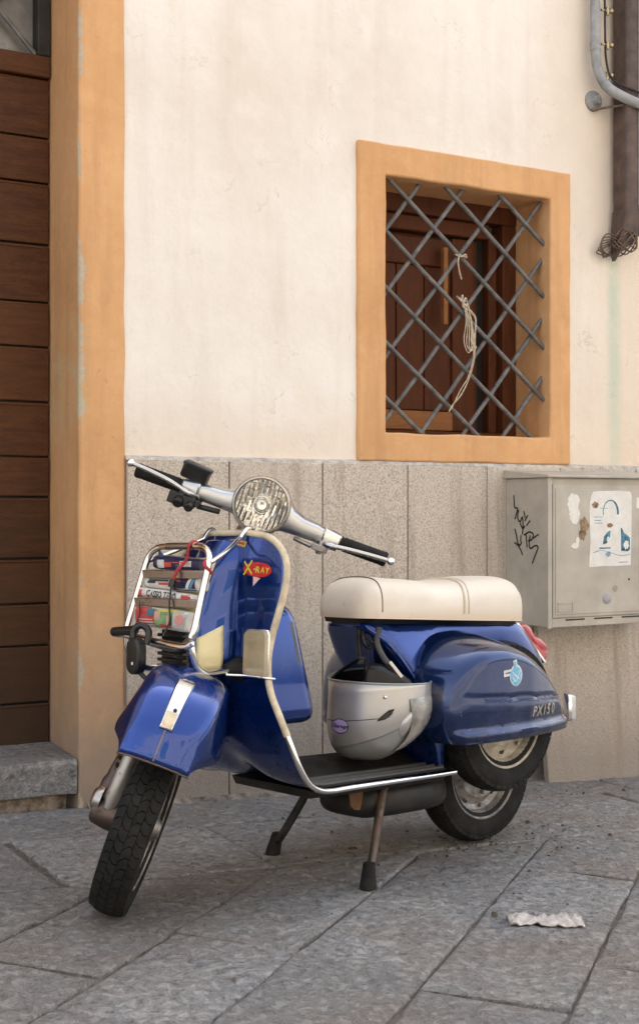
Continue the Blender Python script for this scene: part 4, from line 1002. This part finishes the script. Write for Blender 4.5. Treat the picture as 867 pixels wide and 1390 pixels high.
for s in (1, -1):
    sw = obj('switch_housing', loft([hsec(s*y, *q) for y, *q in ((.168, .842, .907, .934, .984), (.172, .840, .910, .932, .986), (.212, .844, .905, .934, .979), (.216, .848, .90, .938, .975))]), SIL if s > 0 else ALU, hbar)
    gr_ = obj('grip', lathe([(.212*s, 0), (.212*s, .020), (.218*s, .0195), (.222*s, .017)]+[((.226+.006*k)*s, .0185+.0008*(k % 2)) for k in range(18)]+[(.336*s, .020), (.342*s, .017), (.344*s, .0)], 20), RUB, hbar)
    gr_.matrix_basis = Mx.Translation((.872, 0, .957))
    lv = obj('lever', tube(cr([(.895, s*.165, .945), (.925, s*.19, .949+.004*(s < 0)), (.934, s*.24, .957+.010*(s < 0)), (.930, s*.30, .962+.012*(s < 0)), (.924, s*.345, .964+.012*(s < 0))], 30), [.0080]*10+[.0060]*20, 10), LEVM, hbar)
    obj('lever_ball', sphere((.923, s*.352, .964+.012*(s < 0)), .0105, 14, 9), CHROME, hbar)
    obj('lever_bracket', join(box(.885, .925, s*.172-.02, s*.172+.02, .925, .942), cyl((.915, s*.172, .918), (.915, s*.172, .952), .008, 10), cyl((.90, s*.15, .928), (.895, s*.10, .932), .006, 8)), STEEL if s > 0 else BLACK, hbar, bev=.002)
obj('brake_reservoir', xf(loft([[(a, b, h) for a, b in rrect(.050*k, .072*k, .008, 3)] for h, k in ((0, .9), (.004, 1), (.030, 1), (.032, 1.06), (.040, 1.06), (.042, .98))]), Mx.Translation((.868, -.195, .982)) @ Mx.Rotation(R(-4), 4, 'X')), BLACK, hbar)
obj('brake_block', join(box(.88, .93, -.235, -.165, .915, .945), cyl((.915, -.205, .935), (.94, -.205, .920), .014, 12), cyl((.915, -.175, .93), (.94, -.175, .918), .012, 12), cyl((.90, -.16, .925), (.895, -.10, .930), .007, 8)), BLACK, hbar, bev=.003)
LP = V((.958, 0, .992)); LT = Mx.Translation(LP) @ Mx.Rotation(R(-3), 4, 'Y') @ Mx.Scale(.935, 4)
lamp = obj('headlamp', xf(lathe([(-.10, .055), (-.05, .070), (-.012, .0775), (.004, .078), (.012, .0765), (.015, .072), (.010, .0695)], 48, 'x'), LT), ALU, hbar)
obj('lamp_rim', xf(lathe([(.002, .0795), (.010, .0795), (.016, .0765), (.017, .0725), (.011, .0705)], 48, 'x'), LT), CHROME2, hbar)
REFL = m_metal('reflector', (.97, .95, .92), .16, 0)
rv, rf = [], []
random.seed(11); NT = 11; RR = .0695
for i in range(NT):                       # faceted mirror: fluted tiles on a shallow bowl
    for j in range(7):
        y0, y1 = -RR+2*RR*i/NT, -RR+2*RR*(i+1)/NT; z0, z1 = -RR+2*RR*j/7, -RR+2*RR*(j+1)/7; ty, tz = random.uniform(-.06, .06), random.uniform(-.10, .22)
        for a in range(3):
            for b_ in range(2):
                qs = []
                for da, db in ((0, 0), (1, 0), (1, 1), (0, 1)):
                    u, w = (a+da)/3, (b_+db)/2; y, z = y0+(y1-y0)*u, z0+(z1-z0)*w; r_ = math.hypot(y, z)
                    if r_ > RR: y, z = y*RR/r_, z*RR/r_
                    qs.append((-.042+.046*min(1, r_/RR)**2+ty*(y-(y0+y1)/2)+tz*(z-(z0+z1)/2)+.0022*(2*u-1)**2, y, z))
                k_ = len(rv); rv += qs; rf.append((k_, k_+1, k_+2, k_+3))
obj('reflector', xf((rv, rf), LT), REFL, hbar, smooth=False, recalc=False)
obj('bulb_shield', xf(join(lathe([(-.045, .0), (-.006, .0), (-.004, .006), (-.004, .0125), (-.010, .0135), (-.03, .012)], 20, 'x'), lathe([(-.020, .019), (-.012, .024), (-.010, .022), (-.018, .017)], 24, 'x')), LT), CHROME, hbar)
obj('lamp_lens', xf(lathe([(.0085, .0), (.0155, .0)] if 0 else [(.017, 0), (.0165, .03), (.0145, .055), (.0105, .071), (.0085, .071), (.0125, .055), (.0145, .03), (.015, 0)], 48, 'x'), LT), m_glass('lamp_glass', (.98, .98, .97), .02), hbar)
obj('column_neck', loft([hsec(0, .80, .90, -1, 1)[0:0] or [(.868+a, b, z) for a, b in [(k*.05*cos(t), k*.045*sin(t)) for t in [2*pi*i/20 for i in range(20)]]] for z, k in ((.880, 1.25), (.90, 1.1), (.94, .95))]), ALU, hbar)
# --- front rack
rack = group('front_rack', sco)
def RK(name, path, r, mat=CHROME, n=None, par=None): return obj(name, tube(cr(path, n or len(path)*6), r, 10), mat, rack)
def rp_(y, t): return V((1.164-.066*t, y, .652+.216*t))       # rack plane, t=0 hinge .. 1 top
RW = .134
loop = [rp_(-RW, .0), rp_(-RW-.004, .10), rp_(-RW, .4), rp_(-RW+.004, .75), rp_(-RW+.012, .90), rp_(-RW+.04, .985), rp_(-RW+.08, 1.0), rp_(0, 1.0), rp_(RW-.08, 1.0), rp_(RW-.04, .985), rp_(RW-.012, .90), rp_(RW-.004, .75), rp_(RW, .4), rp_(RW+.004, .10), rp_(RW, 0)]
RK('rack_loop', loop, .0082, CHROME, 100)
RK('rack_loop_top', [rp_(-RW+.075, 1.003), rp_(0, 1.004), rp_(RW-.075, 1.003)], .0092, CHROME2)
for t in (.36, .68): obj('rack_bar', loft([[rp_(-RW, t)+V((a, 0, b)), ] + [rp_(-RW, t)+V((c, 0, d)) for c, d in ((.006, .009), (-.006, .009), (-.006, -.009))] if 0 else [rp_(y, t)+V((c, 0, d)) for c, d in ((.005, -.010), (.005, .010), (-.004, .012), (-.004, -.008))] for y in (-RW, RW)]), CHROME2, rack, bev=.002)
RK('rack_base', [V((1.185, -RW-.012, .650)), V((1.17, -RW+.005, .648)), V((1.166, 0, .636)), V((1.167, RW-.02, .630)), V((1.163, RW+.006, .640))], .0095, CHROME)
RK('rack_base', [rp_(-RW, 0), V((1.15, -.06, .632)), V((1.15, .06, .622)), rp_(RW, 0)], .008, CHROME2)
for s in (1, -1):
    RK('rack_leg', [V((1.163, s*RW, .644)), V((1.158, s*RW, .612)), V((1.142, s*(RW-.006), .582)), V((1.11, s*.122, .564)), V((1.06, s*.106, .563)), V((1.016, s*.092, .566))], .0085)
    obj('rubber_stop', loft([[(x, s*.088+k*cos(t), .568+k*sin(t)) for t in [2*pi*i/18 for i in range(18)]] for x, k in ((1.026, .012), (1.022, .015), (1.008, .020), (.995, .027), (.984, .031))]), RUB, rack)
    hk = s*.075
    RK('rack_strut', [V((1.110, s*RW, .828)), V((1.05, s*.112, .852)), V((.992, s*.085, .880)), V((.972, hk, .890)), V((.960, hk, .904)), V((.945, hk, .916)), V((.926, hk, .906))], .0058)
    RK('edge_hook', [V((1.03, s*.098, .556)), V((1.0, s*.13, .555)), V((.984, s*.17, .553)), V((.975, s*.188, .551)), V((.958, s*.192, .549)), V((.95, s*.182, .548))], .0035)
# --- underside: stand, exhaust, bracket
stand = group('centre_stand', sco)
obj('stand_bar', cyl((.515, -.13, .232), (.515, .13, .232), .013, 12), STEEL, stand)
for s in (1, -1):
    fz = -.001-s*.2*math.tan(rol)+(.004 if s > 0 else 0)
    FT = V((.645, .200, fz)) if s > 0 else V((.605, -.225, fz))
    obj('stand_leg', tube(cr([(.515, s*.11, .232), (.522, s*.128, .232), (.532, s*.138, .215), (.565, s*.155, .15), (.605, s*.178, .075), tuple(FT+V((-.010, -s*.006, .035)))], 24), .0115, 12), RUST if s > 0 else BLACKD, stand)
    obj('rubber_foot', loft([[tuple(FT+V((-.012*t, -s*.008*t, .064*t))+V((k*cos(a), k*sin(a), 0))) for a in [2*pi*i/18 for i in range(18)]] for t, k in ((0, .019), (.04, .0225), (.35, .0205), (.8, .0165), (1, .0155), (1.02, .012))]), RUB, stand)
P('exhaust_box', loft([[(x, .03+k*.115*math.copysign(abs(cos(t))**.6, cos(t)), .195-.01*(1-k)+k*.052*math.copysign(abs(sin(t))**.7, sin(t))) for t in [2*pi*i/24 for i in range(24)]] for x, k in ((.60, .3), (.585, .7), (.55, .92), (.45, 1), (.35, 1), (.29, .95), (.262, .8), (.25, .4))]), BLACKD)
P('engine_case', loft([[(x, -.06+k*.10*cos(t), .235+k*.08*sin(t)) for t in [2*pi*i/18 for i in range(18)]] for x, k in ((.36, .5), (.32, .9), (.15, 1), (-.05, .9), (-.09, .5))]), STEEL)
P('exhaust_pipe', tube(cr([(.40, -.12, .20), (.33, -.16, .13), (.15, -.17, .12), (-.1, -.17, .13)], 20), .022, 12), RUST)
P('stand_bracket', loft([[(x, y, z) for x, z in ((.672, .256), (.618, .256), (.622, .215), (.630, .190), (.650, .193), (.664, .205))] for y in (.150, .155)]), m_metal('orange_rust', (.2, .1, .05), .7, 1.2, 10))
P('brake_pedal', loft([[(.80+a, -.16+b, .285+.02*a) for a, b in rrect(.06, .035, .008, 3)], [(.80+a, -.16+b, .297+.02*a) for a, b in rrect(.055, .03, .008, 3)]]), RUB)

# ------------------------------------------------------------ things on the scooter
def on_scooter(name, geo_parts, c, label, cat, group=None):
    """top-level empty at scooter point c; geo_parts: (part name, geometry in scooter coordinates, material, kwargs)"""
    e = empty(name, mat=SM @ Mx.Translation(c)); tag(e, label, cat, group)
    inv = Mx.Translation(-V(c)); out = []
    for nm, g, m, k in geo_parts: out.append(obj(nm, xf(g, inv), m, e, **k))
    return e, out
def roll(y0, y1, t0, t1, rx, rz, back, seed, n=20, tilt=0, sq=2.6):
    secs = []
    for i in range(15):
        u = i/14; y = y0+(y1-y0)*u; c = rp_(y, t0+(t1-t0)*u); k = 1-.10*(abs(2*u-1)**6)+.05*NZ.noise((u*3, seed, 0)); ring = []
        for q in range(n):
            a = 2*pi*q/n; ca_, sa_ = cos(a), sin(a); w = 1+.07*NZ.noise((cos(a)*1.5+seed, sin(a)*1.5, u*2.5))
            ring.append(V((c.x-back+rx*k*w*math.copysign(abs(ca_)**(2/sq), ca_), y+.004*NZ.noise((a, seed, 2)), c.z+rz*k*w*math.copysign(abs(sa_)**(2/sq), sa_))))
        secs.append(ring)
    return loft(secs)
def np_print(g, y, z, poly, off=.0010):
    b = bvh_of(g); return stick(poly, b, (1.2, y, z), (0, 1, 0), (0, 0, 1), (1, 0, 0), off)
def quad(w, h, nx=8, ny=3, sk=0): 
    return [(-w/2+w*i/nx+sk*(j/ny-.5), -h/2+h*j/ny, 0) for j in range(ny+1) for i in range(nx+1)], [(j*(nx+1)+i, j*(nx+1)+i+1, (j+1)*(nx+1)+i+1, (j+1)*(nx+1)+i) for j in range(ny) for i in range(nx)]
NAVY = simple('navy_print', (.012, .016, .055), .35, var=.3, vs=40); NEWS = simple('newsprint', (.60, .58, .54), .8, var=.15, vs=50)
RPR = simple('red_print', (.50, .06, .055), .55, var=.25, vs=40); GPR = simple('green_print', (.22, .36, .16), .55, var=.3, vs=40); YPR = simple('yellow_news_print', (.60, .47, .10), .55); DPR = simple('dark_print', (.03, .03, .035), .6); OPR = simple('orange_print', (.62, .28, .05), .55); SKIN = simple('pale_print', (.55, .36, .27), .6)
FL = dict(smooth=False)
def zt(t): return .652+.216*t
g1 = roll(-.112, .085, .82, .775, .020, .019, .026, 1)
flap = loft([[(rp_(y, .9-.1*u).x-.010+.006*sin(9*u), y, zt(.905-.14*u)+dz+.006*sin(12*u)) for dz in (.008, -.010)] for y, u in [(-.10+.11*i/10, i/10) for i in range(11)]], False, False)
b1, _ = on_scooter('wrapped_magazine', [('roll', g1, NAVY, {}), ('wrapper_flap', flap, simple('blue_wrap', (.03, .05, .12), .3, var=.4), dict(solid=.002)), ('print', np_print(g1, .03, zt(.80), quad(.05, .014)), NEWS, FL), ('print', np_print(g1, .0, zt(.815), quad(.05, .003)), RPR, FL), ('print', np_print(g1, -.075, zt(.80), quad(.03, .02)), NEWS, FL), ('print', np_print(g1, -.045, zt(.79), quad(.03, .012)), RPR, FL)], rp_(0, .8)-V((.026, 0, .02)), 'navy blue wrapped magazine at the top of the front rack', 'magazine')
g2 = roll(-.128, .098, .60, .575, .020, .020, .024, 2)
t2 = [('print', np_print(g2, -.058, zt(.640-.03*k), quad(.095-.01*k, .0052), .0011), DPR, FL) for k in range(2)]
b2, _ = on_scooter('folded_newspaper', [('roll', g2, NEWS, {}), ('navy_panel', np_print(g2, .042, zt(.585), quad(.096, .036, 10, 6)), NAVY, FL), ('print', np_print(g2, -.03, zt(.572), quad(.06, .006), .0011), RPR, FL), ('print', np_print(g2, -.09, zt(.59), quad(.035, .006, sk=.0), .0011), DPR, FL), ('print', np_print(g2, .066, zt(.59), quad(.012, .032, 4, 6, .02), .0018), NEWS, FL), ('print', np_print(g2, .080, zt(.59), quad(.010, .032, 4, 6, .02), .0018), simple('blue_news_print', (.10, .24, .40), .5), FL), ('print', np_print(g2, .02, zt(.61), quad(.025, .004), .0018), RPR, FL)]+t2, rp_(0, .58)-V((.024, 0, .02)), 'white and navy folded newspaper under the middle bar of the front rack', 'newspaper')
g3 = roll(-.140, .098, .47, .405, .014, .0125, .012, 3)
tx3 = [tuple(Mx.Rotation(R(-3.3), 4, 'Z') @ V(p)) for p in textgeo('CASSO ZERO', .0215, bold=.0005)[0]]; tf3 = textgeo('CASSO ZERO', .0215, bold=.0005)[1]
b3, _ = on_scooter('rolled_newspaper', [('roll', g3, NEWS, {}), ('red_end', np_print(g3, .076, zt(.418), quad(.036, .023, 6, 6)), RPR, FL), ('red_end', np_print(g3, -.124, zt(.468), quad(.024, .023, 6, 6)), RPR, FL), ('red_edge', np_print(g3, -.03, zt(.395), quad(.17, .004, 20, 2)), RPR, FL), ('headline', np_print(g3, -.026, zt(.444), (tx3, tf3), .0013), DPR, FL)], rp_(0, .43)-V((.012, 0, .012)), 'rolled newspaper with a black headline and red ends in the front rack', 'newspaper')
g4 = roll(-.128, .098, .215, .155, .020, .026, .024, 4, sq=3.4)
pr4 = [('print', np_print(g4, -.080, zt(.20), quad(.088, .046, 8, 8)), RPR, FL), ('print', np_print(g4, .000, zt(.19), quad(.078, .048, 8, 8)), GPR, FL), ('print', np_print(g4, .066, zt(.165), quad(.050, .046, 8, 8, .012), .0012), simple('grey_news_print', (.42, .42, .40), .6), FL), ('print', np_print(g4, -.055, zt(.25), quad(.028, .018, 4, 4), .0018), simple('teal_news_print', (.05, .16, .22), .5), FL), ('print', np_print(g4, -.024, zt(.215), quad(.024, .020, 4, 4), .0018), SKIN, FL), ('print', np_print(g4, .02, zt(.275), quad(.09, .006, 8, 2), .0019), YPR, FL), ('print', np_print(g4, .02, zt(.17), quad(.012, .022, 3, 4), .0018), SKIN, FL), ('print', np_print(g4, .032, zt(.16), quad(.008, .020, 3, 4), .0018), NAVY, FL), ('print', np_print(g4, .010, zt(.10), quad(.05, .008, 6, 2), .0018), RPR, FL), ('print', np_print(g4, .068, zt(.18), disc(.018, .014, 16, 2), .0019), simple('pale_red_print', (.55, .25, .22), .5), FL)]
for k in range(3): pr4.append(('print', np_print(g4, -.075+.005*k, zt(.165-.03*k), quad(.06, .0025, 6, 1), .0018), NEWS, FL))
b4, _ = on_scooter('magazine', [('roll', g4, NEWS, {})]+pr4, rp_(0, .18)-V((.024, 0, .026)), 'red and green magazine at the bottom of the front rack', 'magazine')
# elastic cord
REDC = simple('red_cord', (.42, .03, .035), .7, var=.6, vs=300)
def rf(y, t, o=.012): return tuple(rp_(y, t)+V((o, 0, 0)))
on_scooter('elastic_cord', [('red_cord', tube(cr([(rp_(.05, 1).x-.03, .055, zt(.98)), rf(.052, 1.05, 0), rf(.050, 1.0, .012), rf(.042, .85, .004), rf(.03, .72, .014), rf(.026, .60, .016)], 40), .0042, 8), REDC, {}), ('red_cord', tube(cr([rf(.09, .97, -.01), rf(.11, .90, -.01), rf(.128, .80, .012), rf(.138, .74, .002), rf(.13, .70, -.016)], 24), .0042, 8), REDC, {}),
  ('cord_clip', tube([rf(.026, .62, .016), rf(.026, .54, .016)], .0085, 10), BLACK, {}), ('black_cord', tube(cr([rf(.026, .54, .016), rf(.030, .36, .012), rf(.036, .16, .002), rf(.036, .0, .010)], 24), .0024, 6), BLACK, {}), ('black_cord', tube(cr([rf(-.098, .36, .010), rf(-.096, .2, .002), rf(-.098, .02, .010)], 16), .0018, 6), BLACK, {})], rf(.03, .5), 'red and black elastic cord strapped over the rack newspapers', 'elastic cord')
# padlock on the rack
lk = loft([[(1.205+d, -.030+u*k, .602+w*k) for u, w in rrect(.050, .088, .022, 5)] for d, k in ((-.014, .9), (-.010, 1), (.010, 1), (.014, .88))])
on_scooter('bike_lock', [('lock_body', lk, BLACK, dict(bev=.002)), ('shackle', tube(cr([(1.205, -.043, .63), (1.203, -.046, .662), (1.19, -.030, .675), (1.18, -.014, .66), (1.188, -.014, .63)], 24), .0085, 10), BLACK, {}), ('handle', tube([(1.195, -.142, .655), (1.195, -.05, .664)], [.012, .0115], 12), BLACK, {}), ('keyhole', xf(lathe([(.0145, 0), (.0145, .004), (.013, .0045)], 12, 'x'), Mx.Translation((1.205, -.026, .585))), WHT, {}), ('cable', tube(cr([(1.20, -.02, .562), (1.19, -.0, .548), (1.16, .012, .556), (1.10, .01, .545), (1.05, .01, .535)], 24), .006, 8), BLACK, {})], (1.205, -.030, .60), 'black cable lock hanging under the left end of the front rack', 'lock')
# helmet resting upside down on the floorboard
HB = .302
cdr = SM.to_3x3().inverted() @ V((.872, -.489, 0)); cdr.z = 0; cdr.normalize(); cdf = V((0, 0, 1)).cross(cdr)
HC = V((.505, .105, HB))
def hp(a, t, k=1.0):         # a: azimuth (0 = picture right), t: 0 rim .. 1 bottom
    ca_, sa_ = cos(a), sin(a); q = t*pi/2
    e = 2.6-.75*ca_
    rr_ = max(0, cos(q))**(2/e) if t < 1 else 0; zz_ = sin(q)**(2/e)
    ra = .150 if ca_ < 0 else .142; rimout = 1-.05*(1-sm(0, .3, t))
    zrim = .213-.004*ca_+.022*max(0, sa_)
    return HC+cdr*(ra*ca_*rr_*k*rimout-.024*sm(0, 1, t))+cdf*(.122*sa_*rr_*k*rimout)+V((0, 0, zrim*(1-zz_*k)+(0 if k == 1 else .0)))
def bt(a): return .40-.15*cos(a)      # boundary between the two silver tones
def hgrid(t0, t1, n=64, m=16, k=1.0, dz=0): return loft([[hp(2*pi*i/n, (t0(2*pi*i/n) if callable(t0) else t0)+((t1(2*pi*i/n) if callable(t1) else t1)-(t0(2*pi*i/n) if callable(t0) else t0))*j/m, k) for i in range(n)] for j in range(m+1)], True, False)
SILV = simple('silver_helmet', (.50, .49, .475), .34, .6, .4, var=.05, vs=8, rvar=.04); SILG = simple('grey_helmet', (.36, .365, .355), .36, .5, .4, var=.07, vs=8, rvar=.04)
up_g = hgrid(0, bt); lo_g = hgrid(bt, .999)
hbv = bvh_of(join(up_g, lo_g)); nv = -cdf
def hstick(g, u, z, off=.001): return stick(g, hbv, HC+cdr*u+V((0, 0, z))+nv*.0, cdr, (0, 0, 1), nv, off)
inner = loft([[hp(2*pi*i/48, t, .93)+V((0, 0, -.002 if t == 0 else .006)) for i in range(48)] for t in (0, .1, .25, .45, .6, .8, .97)], True, False)
rim_ = tube([hp(2*pi*i/64, 0)+V((0, 0, .0005)) for i in range(64)], .0022, 8, closed=True)
fin = []
for i in range(13):
    u = i/12; ww = .020*sin(pi*min(1, u*1.02+.02))**.7+.001; c0 = (.052+.040*u*(1-u)*0+.034*(u), -.045+.078*u)
    ring = []
    for q in range(9):
        v_ = q/8*2-1; p2 = V((c0[0]+v_*ww, c0[1], 0)); h = hbv.ray_cast(HC+cdr*p2.x+V((0, 0, .135+p2.y-.02))+nv*.3, -nv)[0]
        if h is None: h = HC+cdr*p2.x+V((0, 0, .115+p2.y))
        ring.append(h+nv*(.0005+.011*(1-v_*v_)*sin(pi*min(1, max(0, u)))**.5))
    fin.append(ring)
def vp(u, w): return HC+cdr*(-.138+.092*u)+nv*(.055*sin(u*1.5)-.06*(1-u)*0-.035+.02*w)+V((0, 0, .209+w*.066*min(1, u*1.25)**.8))
vis = loft([[vp(u, w) for w in (0, .33, .66, 1)] for u in [i/10 for i in range(11)]], False, False)
visr = tube([vp(i/10, 1) for i in range(11)]+[vp(1, 0)], .003, 8)
padg = loft([[HC+cdr*u+nv*d+V((0, 0, z)) for d, z in ((.05, .16), (.035, h), (-.03, h+.004), (-.05, .16))] for u, h in ((-.05, .212), (-.035, .255), (.0, .252), (.03, .238), (.06, .224), (.085, .205))], True, True)
spo = loft([[hp(-R(a_), t, 1.0)+cdr*(.016*sin((t-.1)/.6*pi))+nv*.004 for a_ in (58, 45, 30, 15, 0, -20)] for t in [.10+.55*i/10 for i in range(11)]], False, False)
strap = tube(cr([HC+cdr*.045+nv*.01+V((0, 0, .215)), HC+cdr*.03+nv*.015+V((0, 0, .245)), HC+cdr*.005+nv*.01+V((0, 0, .275)), HC+cdr*-.012+nv*.0+V((0, 0, .315)), HC+cdr*-.006+nv*.0+V((0, 0, .355))], 24), .0085, 8)
oval = disc(.0225, .020, 24, 3)
LAV = simple('lavender_sticker', (.42, .32, .62), .4)
hl, hparts = on_scooter('helmet', [('shell', up_g, SILV, dict(solid=.004)), ('crown', lo_g, SILG, {}), ('lining', inner, BLACKD, {}), ('rim_seal', rim_, SILG, {}), ('vent_scoop', loft(fin, False, False), SILV, {}), ('vent_hole', hstick(([(-.020, -.020, 0), (-.008, -.006, 0), (.012, .010, 0), (.028, .014, 0), (.020, -.002, 0), (.004, -.014, 0)], [(0, 1, 2, 3, 4, 5)]), .002, .135, .0012), BLACK, FL),
  ('visor', vis, m_glass('smoked_visor', (.50, .56, .55), .15), dict(solid=.002)), ('visor_edge', visr, BLACK, {}), ('cheek_pad', padg, BLACKD, dict(bev=.01)), ('spoiler', spo, simple('smoked_plastic', (.30, .29, .27), .2, 0, .5, var=.3), dict(solid=.002)), ('chin_strap', strap, simple('grey_strap', (.07, .07, .075), .8), {}), ('strap_buckle', tube([HC+cdr*.02+nv*.022+V((0, 0, .262)), HC+cdr*.052+nv*.03+V((0, 0, .222))], .007, 8), CHROME2, {}), ('rivet', sphere(hp(-R(88), .06)+nv*.001, .0055, 12, 8), CHROME, {}),
  ('seam_line', tube([hp(-R(170-4.2*i), .20+.0004*i)+nv*.0 for i in range(22)], .0011, 6), DPR, {}),
  ('sticker', hstick(oval, -.112, .098, .0012), DPR, FL), ('sticker', hstick(disc(.0205, .018, 24, 3), -.112, .098, .0018), LAV, FL), ('sticker_text', hstick(textgeo('Garage', .0135, bold=.0004), -.111, .098, .0024), DPR, FL)], HC, 'silver full-face helmet lying upside down on the scooter floorboard', 'helmet')

# ------------------------------------------------------------ crumbs of dirt and dry leaf on the paving
random.seed(21); dv, df = [], []
for k in range(230):
    if k % 3: x, y = random.gauss(2.25, .35), random.gauss(-.82, .10)
    elif k % 2: x, y = random.uniform(1.3, 3.6), -.34+random.gauss(0, .02)
    else: x, y = random.uniform(1.0, 2.9), random.uniform(-1.6, -.1)
    if y > -.06: continue
    r_ = random.uniform(.002, .006)*(1.8 if random.random() < .1 else 1); a0 = random.uniform(0, 6.28); z = gz(x, y)+.001; b0 = len(dv); n_ = 5
    for h, q in ((0, 1), (random.uniform(.3, .9)*r_, .6)):
        for i in range(n_): dv.append((x+r_*q*cos(a0+2*pi*i/n_)*random.uniform(.6, 1.3), y+r_*q*sin(a0+2*pi*i/n_)*random.uniform(.6, 1.3), z+h))
    df += [(b0+i, b0+(i+1) % n_, b0+n_+(i+1) % n_, b0+n_+i) for i in range(n_)]+[tuple(range(b0+n_, b0+2*n_))]
tag(obj('street_debris', (dv, df), simple('crumbs', (.10, .075, .055), .95, var=.6, vs=15), None, smooth=False), 'brown crumbs of dirt and dry leaf scattered on the paving', 'debris', kind='stuff')
